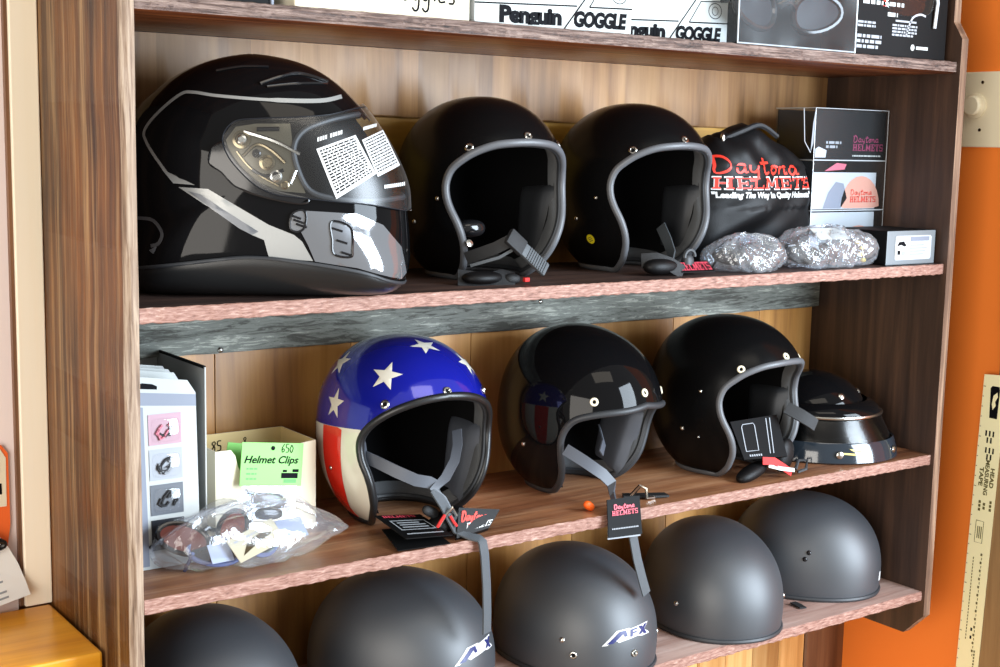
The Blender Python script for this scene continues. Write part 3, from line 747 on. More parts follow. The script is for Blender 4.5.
# star patch helmet
mb = MB(); mb.strap(L(hC, [(.652, .07, .083), (.665, .045, .07), (.69, .03, .05), (.703, .026, .036), (.70, .02, .022), (.694, .008, .012)]), .017, .002, 'pad', dirl(hC, (.2, .3, 1)))
mb.strap(L(hC, [(.74, .10, .1), (.715, .06, .088), (.702, .05, .075)]), .012, .002, 'pad', dirl(hC, (-.5, 0, 1)))
mb.strap(L(hC, [(.69, .01, .006), (.705, -.002, .002), (.7105, -.006, -.004), (.716, -.0075, -.03), (.726, -.0085, -.07), (.738, -.009, -.105), (.7465, -.0085, -.126)]), .0155, .0022, 'strap_grey', [dirl(hC, (.95, .1, .1))] * 7)
mb.build('chin_strap', hC)
mb = MB(); mb.tube(L(hC, [(.762, .05, .004), (.77, .04, .02), (.778, .034, .016), (.775, .03, .004), (.79, .03, .003)]), .003, 'metal', 6); mb.strap(L(hC, [(.755, .06, .003), (.785, .04, .004), (.815, .03, .003)]), .018, .003, 'strap', dirl(hC, (.2, .9, 0))); mb.build('buckle', hC)
mb = MB(); hangtag(mb, *L(hC, [(.664, -.0165, -.028), (.722, -.0215, -.0295), (.728, -.006, .022), (.671, -.002, .0225)]), .0015, 'black', style=0)
mb.add(L(hC, [(.665, -.014, -.031), (.721, -.0195, -.0325), (.726, -.006, .016), (.672, -.002, .016)]), [(0, 1, 2, 3)], 'paper_grey'); mb.build('hang_tag', hC)
mb = MB(); mb.blob(loc(hC, (.664, .028, .008)), (.010, .006, .006), 'orangetag', 2.4, Matrix.Rotation(.6, 4, 'Y')); o = mb.build('lock_tab', hC); o['label'] = 'small orange plastic tab'
# plain helmet D
mb = MB(); mb.strap(L(hD, [(1.075, .04, .108), (1.09, .02, .096), (1.104, .012, .086), (1.112, .01, .08)]), .02, .004, 'strap', dirl(hD, (.4, .2, 1))); mb.build('chin_strap', hD)
mb = MB(); hangtag(mb, *L(hD, [(.974, .03, .036), (1.064, .024, .032), (1.074, .06, .092), (.976, .066, .089)]), .004, 'black', style=2); mb.build('hang_tag', hD)
mb = MB(); mb.blob(loc(hD, (1.0, .036, .013)), (.036, .014, .011), 'black_cloth', 2.2, Matrix.Rotation(-.25, 4, 'Y')); mb.blob(loc(hD, (1.075, .04, .03)), (.02, .012, .028), 'black_cloth', 2.2, Matrix.Rotation(.3, 4, 'Y'))
mb.tube(L(hD, [(1.085, .018, .006), (1.1, .014, .01), (1.108, .02, .022), (1.094, .026, .022), (1.082, .02, .01)]), .0028, 'rubber', 6); mb.build('strap_pad', hD)
mb = MB(); mb.strap(L(hD, [(1.01, .024, .032), (1.03, .018, .030), (1.05, .016, .018), (1.066, .014, .008)]), .012, .0015, 'redcloth', dirl(hD, (0, .3, 1))); mb.strap(L(hD, [(1.02, .02, .024), (1.04, .014, .018), (1.07, .012, .012)]), .006, .0015, 'whitep', dirl(hD, (0, .3, 1))); o = mb.build('cloth_label', hD); o['label'] = 'crumpled red and white cloth label'

# half helmets ----------------------------------------------------
AFX = 'AFX'
def afx_logo(mb, S, deg, z, w, rot):
    """slanted AFX lettering, white outline around dark letters"""
    fn0 = S.patch_fn(deg, z, rot, .0005); fn1 = S.patch_fn(deg, z, rot, .0012)
    k = w
    white = [(-.52, -.16), (-.22, .17), (.02, .17), (.06, .145), (.5, .20), (.44, .12), (.36, .03), (.47, -.06), (.5, -.115), (.3, -.12), (.18, -.085), (-.12, -.12), (-.2, -.14), (-.24, -.09), (-.34, -.10), (-.42, -.165)]
    inn = [(x * .05 * k, y * .03 * k) for x in range(-10, 11) for y in range(-4, 5)]
    mb.flat(dense([(x * k, y * .64 * k) for x, y in white], 4), fn0, 'whitep', inn)
    A = [(-.43, -.125), (-.17, .135), (-.05, .135), (-.03, -.02), (-.09, -.02), (-.11, .06), (-.31, -.13)]
    F = [(.02, -.06), (.04, .12), (.2, .13), (.19, .095), (.09, .085), (.085, .045), (.17, .05), (.165, .015), (.08, .01), (.07, -.055)]
    X1 = [(.22, .14), (.3, .145), (.42, -.09), (.34, -.085)]; X2 = [(.2, -.055), (.27, -.06), (.45, .165), (.38, .16)]
    return fn1, k, A, F, X1, X2

def half_helmet(label, inst, rivets, logo=None, group='matte black half helmets', rm='metal'):
    x, y, yaw, pitch, sc = inst
    root = thing('half_helmet', label, 'helmet', (x, y, Z4), yaw, group); S = Shell(HALF, pitch, sc)
    loop = []
    for i in range(120):
        a = i * 3
        p = S.floor(a, .004)
        loop.append(p)
    mb = MB(); rows = shell_rows(S, loop, (0, .15, 1), 40); mb.grid(rows, 'matte', True); mb.add(rows[0], [tuple(range(len(loop)))], 'matte')
    if logo:
        fn1, k, A, F, X1, X2 = afx_logo(mb, S, *logo[:4])
        for P, m in zip((A, F, X1, X2), logo[4]): mb.flat(dense([(px * k, py * .64 * k) for px, py in P], 4), fn1, m, [(x * .05 * k, y * .03 * k) for x in range(-10, 11) for y in range(-4, 5)])
    mb.build('shell', root, True, 60)
    mb = MB(); mb.tube([S.tf(p * .997) for p in loop], .0042 * sc, 'rubber', 8, True); mb.build('edge_trim', root)
    mb = MB(); rows = shell_rows(S, loop, (0, .15, 1), 16, .90, .99); mb.grid(rows, 'fabric_dark', True); mb.add(rows[0], [tuple(range(len(loop)))], 'fabric_dark'); mb.build('lining', root)
    for a, z, h in rivets: snap(S, root, a, z, 'metal' if h else rm, .0058 if h else .0042, h)
    return root, S
half_helmet('matte black half helmet at the left end of the lowest shelf, against the side board', [.1391, .1444, .0985, .001, 1.0004], [(0, 0, True), (41, 0, True), (-41, 0, True)])
half_helmet('matte black half helmet with a white logo partly behind a hanging grey strap', [.4262, .1525, .5897, .006, 1.0112], [(-1, .001, True), (-41, .001, True), (41, .001, True)], (-11.5, .0385, .088, .02, ('navy', 'whitep', 'navy', 'navy')))
half_helmet('matte black half helmet with a fully visible white-edged three-letter logo on its brow', [.7129, .1177, .0556, .0014, 1.0024], [(-41, .002, True), (-1.5, .0005, True), (41, .002, True), (-49, .021, False)], (-5.5, .0285, .088, .04, ('navy', 'navy', 'navy', 'navy')))
half_helmet('plain matte black half helmet with one silver rivet low on its side', [.999, .115, -.3498, .0082, .9956], [(-50.6, .0149, False), (50.6, .0149, False)])
hG, SG = half_helmet('matte black half helmet with two close rivets, at the right end of the lowest shelf', [1.2594, .1535, .6314, 0, .9959], [(-78.1, .0459, False), (-81.5, .0348, False), (78, .0459, False), (81, .0348, False)], rm='gloss_dark')
mb = MB(); fn = SG.patch_fn(-8, -.006, 0, .0005); mb.flat([(-.006, -.007), (.007, -.009), (.008, .006), (-.003, .009)], fn, 'whitep'); o = mb.build('sticker', hG); o['label'] = 'small white sticker'
mb = MB(); mb.strap(L(hG, [(1.155, .075, Z4 + .004), (1.155, .062, Z4 + .003), (1.153, .050, Z4 + .002)]), .014, .002, 'strap', dirl(hG, (.8, .5, 0))); mb.build('chin_strap', hG)

# ------------------------------------------------------------------ full-face helmet (side outline u forward, z up)
OUTL = [(.2295, .045), (.2285, .07), (.2251, .101), (.2223, .132), (.2041, .1734), (.178, .2135), (.1625, .2308), (.1417, .2508), (.1162, .2677), (.0861, .2793), (.0454, .2859), (.0203, .2847), (-.0143, .2767), (-.0493, .2609), (-.0799, .2382), (-.0996, .2175), (-.114, .18), (-.12, .14), (-.118, .10), (-.112, .06), (-.104, .022), (-.092, .004), (-.05, .002), (.03, .002), (.14, .002), (.195, .003), (.2112, .006), (.222, .015), (.2275, .028)]
U0, Z0, AF = .05, .135, .118
_o = catmull([Vector(p) for p in OUTL], 10, True)
_ph = sorted((math.atan2(p.y - Z0, p.x - U0), math.hypot(p.x - U0, p.y - Z0)) for p in _o)
def _rad(phi):
    import bisect
    ks = [a for a, _ in _ph]; i = bisect.bisect(ks, phi)
    a0, r0 = _ph[i - 1] if i > 0 else (_ph[-1][0] - 2 * PI, _ph[-1][1]); a1, r1 = _ph[i] if i < len(_ph) else (_ph[0][0] + 2 * PI, _ph[0][1])
    return r0 + (r1 - r0) * (phi - a0) / max(1e-9, a1 - a0)
_NR = 360
_tab = [_rad(-PI + 2 * PI * i / _NR) for i in range(_NR)]
for _ in range(10): _tab = [(_tab[i - 1] + 2 * _tab[i] + _tab[(i + 1) % _NR]) / 4 for i in range(_NR)]
def ff_R(phi):
    t = (phi + PI) / (2 * PI) * _NR; i = int(math.floor(t)); f = t - i
    p0, p1, p2, p3 = (_tab[(i + k) % _NR] for k in (-1, 0, 1, 2))
    return p1 + .5 * f * (p2 - p0 + f * (2 * p0 - 5 * p1 + 4 * p2 - p3 + f * (3 * (p1 - p2) + p3 - p0)))
def ff_m(phi):
    b = max(0, min(1, (-math.sin(phi) - .3) / .6)); return 2.3 + 3 * b * b * (3 - 2 * b)
def ff_pt(phi, rho, side, k=1.):
    rho = max(rho, 1e-4); m = ff_m(phi); s = AF * max(0, 1 - min(rho, 1) ** m) ** (1 / m); r = ff_R(phi) * min(rho, 1)
    u = U0 + r * math.cos(phi) * k; z = Z0 + r * math.sin(phi) * k
    return Vector((-side * s * k, -u, z))
def ff_n(phi, rho, side):
    e = 1e-2; r1 = min(rho, .985)
    a = ff_pt(phi + e, r1, side) - ff_pt(phi - e, r1, side); b = ff_pt(phi, r1 + e, side) - ff_pt(phi, r1 - e, side)
    n = a.cross(b).normalized(); p = ff_pt(phi, rho, side) - Vector((0, -U0, Z0))
    return n if n.dot(p) > 0 else -n
def ff_fn(side, off):
    def fn(u, z):
        phi = math.atan2(z - Z0, u - U0); rho = math.hypot(u - U0, z - Z0) / ff_R(phi)
        p = ff_pt(phi, rho, side); n = ff_n(phi, min(rho, .995), side)
        if rho > .999: n.x *= .0; n.normalize()
        return p + n * off
    return fn
FFX, FFY, FPSI = .162, .142, math.radians(60)
ff = thing('full_face_helmet', 'glossy black full-face helmet with clear visor and silver stripe graphics', 'helmet', (FFX, FFY, Z2), FPSI)
PORT = [(.0919, .1768), (.1029, .1949), (.1275, .2061), (.150, .2125), (.1629, .2150), (.180, .2090), (.23, .16), (.25, .125), (.222, .1185), (.179, .1153), (.1386, .1183), (.1102, .1271), (.0961, .152)]
mb = MB(); NPH, NT_ = 180, 46
for side in (1, -1):
    rows = [[ff_pt(-PI + 2 * PI * j / NPH, math.sin(PI / 2 * i / NT_), side) for j in range(NPH)] for i in range(1, NT_ + 1)]
    V = [p for r in rows for p in r]; F = []
    for i in range(NT_ - 1):
        for j in range(NPH):
            f = (i * NPH + j, i * NPH + (j + 1) % NPH, (i + 1) * NPH + (j + 1) % NPH, (i + 1) * NPH + j); c = sum((V[q] for q in f), Vector()) / 4
            if inpoly((-c.y, c.z), PORT): continue
            if c.z < .03 and abs(c.x) < .082 and -.075 < -c.y < .17: continue
            F.append(f)
    mb.add(V, F, 'gloss'); mb.add(rows[0], [tuple(range(NPH))], 'gloss')
G = lambda P, k=4: dense(P, k)
grid_in = [(-.12 + .008 * i, .01 + .008 * j) for i in range(44) for j in range(35)]
for side in (1, -1):
    f4 = ff_fn(side, .0005); f6 = ff_fn(side, .0009)
    ln = catmull([Vector(p) for p in [(.1445, .2364), (.1191, .2299), (.0628, .2292), (.0048, .2325), (-.0248, .2362), (-.0395, .2337), (-.0631, .2143), (-.0808, .1923), (-.0776, .1774), (-.059, .1517), (-.0468, .137)]], 6)
    stroke(mb, ln, [.0035 + .0015 * (i < 12) for i in range(len(ln))], f4, 'silver')
    mb.flat([(-.062, .157), (-.0535, .146), (-.0199, .1312), (-.045, .1325), (-.058, .1475)], f6, 'silver')
    mb.flat(G([(-.0392, .1284), (-.005, .1271), (.0639, .0873), (.0922, .0763), (.1013, .0689), (.1138, .0463), (.0636, .0493), (.0581, .07), (.0445, .0756)]), f4, 'silver', grid_in)
    mb.flat(G([(-.028, .124), (-.014, .121), (.052, .0795), (.0445, .0756), (.03, .083)]), f6, 'silver_dark', grid_in)
    sw = catmull([Vector(p) for p in [(-.108, .0895), (-.0898, .0904), (-.0707, .0888), (-.0587, .0754), (-.0625, .0634), (-.072, .06)]], 6); stroke(mb, sw, .004, f4, 'silver_dark')
    mb.flat([(-.066, .0595), (-.0316, .0491), (-.07, .0515), (-.074, .055)], f4, 'silver_dark')
    mb.flat(G([(.0922, .1015), (.1069, .104), (.164, .1004), (.1941, .0868), (.2166, .0596), (.2231, .0282), (.2168, .0217), (.1644, .0383), (.1161, .0458), (.1081, .0649), (.099, .0821)]), f6, 'chin_silver', grid_in)
mb.build('shell', ff, True, 50, merge=.0004)
mb = MB()
for side in (1, -1): mb.grid([[ff_pt(-PI + 2 * PI * j / 60, math.sin(PI / 2 * i / 14), side, .9) for j in range(60)] for i in range(1, 15)], 'fabric_dark', True)
mb.build('lining', ff, True, 80)
# eye port gasket
PG = [(.2185, .1185), (.179, .1153), (.1386, .1183), (.1102, .1271), (.0961, .152), (.0919, .1768), (.1029, .1949), (.1275, .2061), (.150, .2125), (.1640, .2160)]
pg = catmull([Vector(p) for p in PG], 5); mb = MB()
lp = [ff_fn(1, .0005)(p.x, p.y) for p in pg] + [ff_fn(-1, .0005)(p.x, p.y) for p in pg[::-1]]
mb.tube(lp, .0034, 'rubber', 8, True); mb.build('port_gasket', ff)
# visor
VIS = [(.0127, .1861), (.0249, .2022), (.0497, .2061), (.087, .2081), (.1274, .2118), (.1524, .2184), (.175, .232), (.205, .20), (.235, .165), (.25, .125), (.245, .096), (.2258, .1003), (.179, .1107), (.1386, .1147), (.1068, .1181), (.0749, .1213), (.0501, .1316), (.0289, .1508), (.0165, .1682)]
def clampo(p):
    phi = math.atan2(p[1] - Z0, p[0] - U0); rho = math.hypot(p[0] - U0, p[1] - Z0) / ff_R(phi)
    k = min(1, .9995 / rho); return (U0 + (p[0] - U0) * k, Z0 + (p[1] - Z0) * k)
mb = MB(); vp = [clampo(p) for p in G(VIS, 7)]
inn = [(U0 + ff_R(a) * math.sin(PI / 2 * t / 40) * math.cos(a), Z0 + ff_R(a) * math.sin(PI / 2 * t / 40) * math.sin(a)) for a in [-1.2 + .045 * i for i in range(67)] for t in range(2, 40, 2)]
for side in (1, -1): mb.flat(vp, ff_fn(side, .005), 'visor', inn)
vis = mb.build('visor', ff, True, 80, merge=.00002); vis['label'] = 'clear plastic visor'
mb = MB(); edge = catmull([Vector(p) for p in [(.2262, .1003), (.179, .1107), (.1386, .1147), (.1068, .1181), (.0749, .1213), (.0501, .1316), (.0289, .1508), (.0165, .1682), (.0127, .1861), (.0249, .2022), (.0497, .2061), (.087, .2081), (.1274, .2118), (.1524, .2184), (.169, .2225)]], 4)
edge = [Vector(clampo(p)) for p in edge]
for side in (1, -1): mb.tube([ff_fn(side, .005)(p.x, p.y) for p in edge[1:]], .0007, 'lens_smoke', 6)
mb.build('visor_edge', vis)
mb = MB()
def quadfn(c, off, side=1):
    f = ff_fn(side, off); a, b, cc, d = [Vector(p) for p in c]
    return lambda u, v: f(*(a.lerp(b, u).lerp(d.lerp(cc, u), v)))
rs = random.Random(4)
for c, rowsn in (([(.1156, .1735), (.1583, .1893), (.1823, .1456), (.1386, .1178)], 15), ([(.1656, .1837), (.1894, .1955), (.2099, .1545), (.1843, .1421)], 12)):
    fn = quadfn(c, .0058); fm = quadfn(c, .0062)
    mb.flat(dense([(0, 0), (1, 0), (1, 1), (0, 1)], 5), fn, 'whitep', [(i / 8, j / 8) for i in range(1, 8) for j in range(1, 8)])
    for r in range(rowsn):
        v = .05 + .9 * r / rowsn; u = .06
        while u < .9:
            w = rs.uniform(.03, .13); w = min(w, .94 - u)
            mb.add([fm(u, v), fm(u + w, v), fm(u + w, v + .030), fm(u, v + .030)], [(0, 1, 2, 3)], 'ink'); u += w + .025
for (a, b, h) in (((.1166, .1815), (.1471, .1915), .0045), ((.1667, .1945), (.1821, .1992), .004), ((.1918, .129), (.2163, .1315), .004)):
    a = Vector(a); b = Vector(b); f = ff_fn(1, .0058); n = 11
    for i in range(n):
        if rs.random() < .12: continue
        p = a.lerp(b, i / n); q = a.lerp(b, (i + .72) / n); mb.add([f(p.x, p.y), f(q.x, q.y), f(q.x, q.y + h), f(p.x, p.y + h)], [(0, 1, 2, 3)], 'whitep')
o = mb.build('sticker', vis); o['label'] = 'white printed warning stickers with small black text'
# visor side mechanism behind the clear film
for side in (1, -1):
    POD = [(.0155, .1828), (.0265, .1977), (.049, .2016), (.0871, .2025), (.0896, .1844), (.0909, .1674), (.0989, .1415), (.1050, .1240), (.0764, .1263), (.0516, .1361), (.0314, .1538), (.019, .1694)]
    mb = MB(); mb.flat(G(POD), ff_fn(side, .0011), 'pod', grid_in)
    f = ff_fn(side, .0013)
    def disc(u, z, r, h, m):
        p = f(u, z); n = ff_n(math.atan2(z - Z0, u - U0), math.hypot(u - U0, z - Z0) / ff_R(math.atan2(z - Z0, u - U0)), side); T = Matrix.Translation(p) @ n.to_track_quat('Z', 'Y').to_matrix().to_4x4()
        mb.lathe([(r, -.001), (r, h), (r * .7, h + .0008), (r * .6, h * .5), (0, h * .5)], m, 18, T)
    disc(.0335, .1832, .0105, .0022, 'brass'); disc(.0335, .1832, .0055, .0032, 'metal'); disc(.062, .158, .009, .0018, 'brass'); disc(.072, .143, .007, .002, 'metal'); disc(.05, .168, .005, .002, 'gloss_dark'); disc(.082, .133, .005, .002, 'brass')
    for P, w, m in (([(.036, .192), (.07, .182), (.098, .168)], .005, 'metal'), ([(.035, .165), (.05, .178), (.066, .172), (.082, .158)], .004, 'brass'), ([(.045, .15), (.06, .143), (.08, .15)], .004, 'gloss_dark'), ([(.05, .195), (.075, .196)], .005, 'gloss_dark'), ([(.088, .135), (.094, .15)], .004, 'metal'), ([(.028, .17), (.04, .155), (.055, .143), (.075, .132)], .003, 'brass')):
        mb.tube([ff_fn(side, .0020)(p.x, p.y) for p in catmull([Vector(q) for q in P], 5)], w / 2, m, 6)
    mb.build('visor_pivot', ff)
    mb = MB(); mb.flat(G([(-.0025, .1565), (.0008, .1735), (.0132, .1794), (.019, .1694), (.0314, .1527), (.0516, .135), (.0764, .1241), (.1068, .1176), (.099, .1118), (.0561, .1203), (.0268, .1311), (.0111, .1467)]), ff_fn(side, .0042), 'gloss_dark', grid_in)
    e = catmull([Vector(q) for q in [(-.0025, .1565), (.0008, .1735), (.0132, .1794), (.019, .1694), (.0314, .1527), (.0516, .135), (.0764, .1241), (.1068, .1176), (.099, .1118), (.0561, .1203), (.0268, .1311), (.0111, .1467)]], 4, True)
    mb.tube([ff_fn(side, .0028)(p.x, p.y) for p in e], .0016, 'gloss_dark', 6, True); mb.build('side_cover', ff)
    for nm, P in (('chin_vent', [(.1343, .0915), (.156, .0845), (.1585, .0594), (.1563, .0513), (.1379, .0547), (.1355, .071)]), ('cheek_vent', [(.09, .1003), (.1013, .1051), (.1058, .0983), (.1036, .0845), (.0956, .0798), (.0877, .0842)])):
        mb = MB(); mb.flat(G(P), ff_fn(side, .0013), 'silver_dark', grid_in); mb.tube([ff_fn(side, .0012)(p.x, p.y) for p in catmull([Vector(q) for q in P], 5, True)], .0014, 'gloss_dark', 6, True)
        c = sum((Vector(q) for q in P), Vector((0, 0))) / len(P)
        for s_ in (-.3, 0, .3): mb.tube([ff_fn(side, .0016)(c.x + (P[0][0] - c.x) * s_ * 1.5 - .006, c.y + (P[0][1] - c.y) * s_ * 2 + .002), ff_fn(side, .0016)(c.x + .006 + (P[0][0] - c.x) * s_ * 1.5, c.y + (P[0][1] - c.y) * s_ * 2 - .002)], .0013, 'gloss_dark', 6)
        mb.build(nm, ff)
# lower rubber skirt
TR = catmull([Vector(p) for p in [(-.112, .028), (-.0862, .0336), (-.0608, .0378), (-.0147, .0441), (.0386, .0500), (.0926, .0460), (.1644, .0345), (.200, .022), (.222, .0155)]], 5)
mb = MB()
for side in (1, -1):
    low = [(p.x, .0035 + .0015 * (p.x > .18)) for p in TR]
    rows = []
    for t in [i / 8 for i in range(9)]:
        f = ff_fn(side, .0026 if 0 < t else .0012); rows.append([f(*clampo((p.x, p.y + (q[1] - p.y) * t))) for p, q in zip(TR, low)])
    mb.grid(rows, 'rubber_dark'); mb.tube([ff_fn(side, .002)(*clampo(p)) for p in TR], .0022, 'rubber', 6)
mb.build('neck_skirt', ff, True, 60)
# crown vent ridges
for (P, w) in (([(.0519, .2475), (.075, .2565), (.0962, .2612), (.1272, .2534)], .0045), ([(.06, .244), (.0969, .2493), (.1272, .2510)], .003), ([(.0, .262), (.03, .2675), (.06, .268)], .003)):
    for side in (1, -1):
        mb = MB(); mb.tube([ff_fn(side, .0008)(p.x, p.y) for p in catmull([Vector(q) for q in P], 5)], w / 2, 'gloss_dark', 8); mb.build('crown_vent', ff)

# ------------------------------------------------------------------ black half helmet with smoked face shield
root = thing('visor_helmet', 'glossy black helmet with smoked face shield and peak, right end of third shelf', 'helmet', (1.262, .142, 0), math.radians(30))
def ell(z, rx, ry, a0=0, a1=360, n=48, dy=0.):
    return [Vector((rx * math.sin(math.radians(a0 + (a1 - a0) * i / n)), -ry * math.cos(math.radians(a0 + (a1 - a0) * i / n)) + dy, z)) for i in range(n + 1)]
mb = MB(); mb.grid([ell(z, r * .96, r * 1.06, dy=.012) for z, r in ((.066, .092), (.080, .0905), (.094, .086), (.108, .076), (.120, .062), (.129, .045), (.1345, .027), (.137, .011), (.1373, .001))], 'gloss'); mb.grid([ell(z, r * .96, r * 1.06, dy=.012) for z, r in ((.004, .08), (.03, .088), (.066, .092))], 'gloss'); mb.build('shell', root, True, 60, merge=.0001)
mb = MB(); mb.grid([ell(z, rx, ry, -108, 108, 40) for z, rx, ry in ((.094, .086, .086), (.091, .092, .095), (.084, .099, .105), (.0765, .1025, .1105), (.0725, .1025, .1105), (.073, .096, .100))], 'gloss'); mb.build('peak', root, True, 50)
mb = MB(); mb.tube(ell(.0735, .1028, .1108, -108, 108, 40), .0030, 'metal', 8); o = mb.build('peak_trim', root); o['label'] = 'bright metal strip along the peak edge'
mb = MB(); mb.grid([ell(z, rx, ry, -104, 104, 44) for z, rx, ry in ((.0735, .0985, .1065), (.055, .107, .1165), (.038, .1135, .1255), (.022, .1175, .131))], 'smoke'); o = mb.build('face_shield', root, True, 70); o['label'] = 'smoked transparent face shield'
mb = MB(); pr = ((.0335, .1165, .1295), (.0352, .1185, .132), (.0325, .1200, .134), (.017, .1240, .1385), (.003, .1265, .1415), (.0008, .124, .139), (.003, .122, .1365), (.0325, .1165, .1295))
mb.grid([ell(z, rx, ry, -125, 125, 56) for z, rx, ry in pr], 'smoke_solid'); mb.build('lower_band', root, True, 50)
for a in (-62, -8, 30):
    mb = MB(); p = ell(.017, .125, .139, a, a, 1)[0]; n = Vector((p.x, p.y, 0)).normalized(); mb.lathe([(.0065, 0), (.006, .002), (.003, .0035), (0, .0036)], 'metal', 16, Matrix.Translation(p) @ n.to_track_quat('Z', 'Y').to_matrix().to_4x4()); mb.build('snap', root)
for a in (-40, 15):
    mb = MB(); p = ell(.104, .0745, .0825, a, a, 1, .012)[0]; n = Vector((p.x, p.y, .05)).normalized(); mb.lathe([(.0062, 0), (.006, .002), (.003, .0035), (0, .0036)], 'metal', 16, Matrix.Translation(p) @ n.to_track_quat('Z', 'Y').to_matrix().to_4x4()); mb.build('snap', root)
mb = MB(); mb.blob((.098, -.012, .094), (.0085, .0085, .0085), 'gloss_dark', 2); mb.tube([(.098, -.012, .078), (.098, -.012, .094)], .004, 'gloss_dark', 8); mb.build('knob', root)
mb = MB()
def bandfn(a, z): return ell(z, .1262 - (z - .008) * .16, .1404 - (z - .008) * .16, a, a, 1)[0]
for P in ([(-55, .027), (-47, .024), (-44, .0205), (-52, .023)], [(-62, .021), (-50, .019), (-50, .016), (-60, .018)]):
    mb.flat(P, bandfn, 'gold_bead_glint')
mb.build('sticker', root)  # no real sticker: yellow reflection specks painted onto the lower band

# ------------------------------------------------------------------ top shelf : boxes
ZT = Z1 + T1 + .0006
def front_fn(x0, y, z0): return lambda x, z: Vector((x0 + x, y, z0 + z))
def rect(mb, fn, x0, z0, x1, z1, m): mb.add([fn(x0, z0), fn(x1, z0), fn(x1, z1), fn(x0, z1)], [(0, 1, 2, 3)], m)
def line2(mb, fn, a, b, w, m): stroke(mb, [Vector(a), Vector(b)], w, fn, m)

t = thing('carton', 'dark unmarked carton at the left end of the top shelf', 'box', (.105, .0, ZT))
mb = MB(); mb.box((-.09, .03, 0), (.066, .16, .085), 'black', .002)
mb.build('carton_body', t, False); mb = MB(); mb.box((.0665, .028, 0), (.0705, .16, .088), 'greyblue', .001); o = mb.build('side_flap', t, False)
t = thing('goggle_box', 'white card box with handwritten Red Goggles, on the top shelf', 'box', (.193, .012, ZT)); t['group'] = 'white goggle boxes'
mb = MB(); mb.box((0, 0, 0), (.241, .1, .092), 'paper_cream', .0015); fn = front_fn(0, -.0005, 0)
def handwrite(mb, body, x, y, k, fn, m, w):
    G = {'R': [[(0, 0), (.05, 1)], [(.0, .95), (.4, .85), (.35, .55), (.05, .5), (.45, 0)]], 'e': [[(.05, .28), (.4, .32), (.3, .55), (.08, .4), (.1, .05), (.42, .08)]], 'd': [[(.4, .5), (.1, .45), (.05, .1), (.3, .03), (.42, .4)], [(.42, 1), (.45, 0)]],
         'G': [[(.55, .85), (.3, 1), (.02, .6), (.1, .1), (.45, .0), (.6, .35), (.35, .38)]], 'o': [[(.25, .5), (.05, .25), (.2, .0), (.42, .2), (.28, .5), (.2, .48)]],
         'g': [[(.4, .45), (.15, .5), (.05, .2), (.25, .05), (.4, .4), (.38, -.3), (.2, -.45), (.05, -.3)]], 'l': [[(.15, 1), (.18, .05)]], 's': [[(.38, .48), (.12, .45), (.1, .3), (.35, .2), (.3, .02), (.05, .02)]], ' ': [],
         '8': [[(.3, 1), (.08, .8), (.35, .35), (.25, 0), (.05, .2), (.4, .75), (.3, 1)]], '5': [[(.45, 1), (.12, .98), (.1, .6), (.4, .5), (.38, .1), (.05, .05)]], '6': [[(.4, 1), (.1, .5), (.15, .05), (.4, .2), (.3, .45), (.1, .3)]], '0': [[(.25, .9), (.05, .4), (.25, .0), (.45, .5), (.25, .9)]], '9': [[(.4, .6), (.1, .6), (.15, .95), (.4, .9), (.38, .4), (.3, 0)]]}
    adv = {'G': .75, 'R': .6, ' ': .5, 'l': .36}
    for c in body:
        for st in G[c]:
            P = catmull([Vector((x + a * k, y + b * k)) for a, b in st], 4); stroke(mb, P, w, fn, m)
        x += adv.get(c, .55) * k
handwrite(mb, 'Red', .052, .0195, .030, fn, 'ink', .0026); handwrite(mb, 'Goggles', .122, .0185, .026, fn, 'ink', .0026)
mb.build('carton_body', t, False)

def goggle_print(mb, fn, w, m='ink'):
    line2(mb, fn, (0.0, .0238), (.163, .0308), .0019, m); line2(mb, fn, (.142, .0), (.205, .075), .0019, m); line2(mb, fn, (.184, .0308), (w, .0335), .0019, m); line2(mb, fn, (.184, .0308), (.206, .062), .0014, m)
    line2(mb, fn, (.206, .062), (w, .065), .0014, m)
    f2 = lambda x, z: fn(x + .0005, z + x * .022)
    # heavy narrow letters for the first word, bold for the second
    g = lambda x, z: fn(.038 + x, .0035 + z + x * .02)
    mb.text('Penguin', .0275, g, m, 0, .0016, .92, squeeze=.1)
    g2 = lambda x, z: fn(.158 + x, .0052 + z + x * .02)
    mb.text('GOGGLE', .0265, g2, m, .12, .0015, .9, squeeze=.091)
    c = [(.235 + .013 * math.cos(i * PI / 12), .05 + .011 * math.sin(i * PI / 12)) for i in range(25)]; stroke(mb, [Vector(p) for p in c], .0012, fn, m)
    stroke(mb, [Vector((.235 + .006 * math.cos(i * PI / 12), .05 + .006 * math.sin(i * PI / 12))) for i in range(25)], .001, fn, m)
for (x0, y0, w, dpt, lab) in ((.441, .012, .258, .05, 'white printed goggle box on the top shelf, its whole lettering showing'), (.674, .068, .262, .09, 'white printed goggle box on the top shelf, partly hidden behind the box beside it')):
    t = thing('goggle_box', lab, 'box', (x0, y0, ZT), 0, 'white goggle boxes'); mb = MB()
    mb.box((0, 0, 0), (w, dpt, .092), 'paper', .0012, facemats={'-x': 'paper_grey'})
    rect(mb, front_fn(0, -.0003, 0), .001, .034 if y0 < .05 else .036, w - .001, .0915, 'paper'); goggle_print(mb, front_fn(0, -.0006, 0), w)
    mb.build('carton_body', t, False)
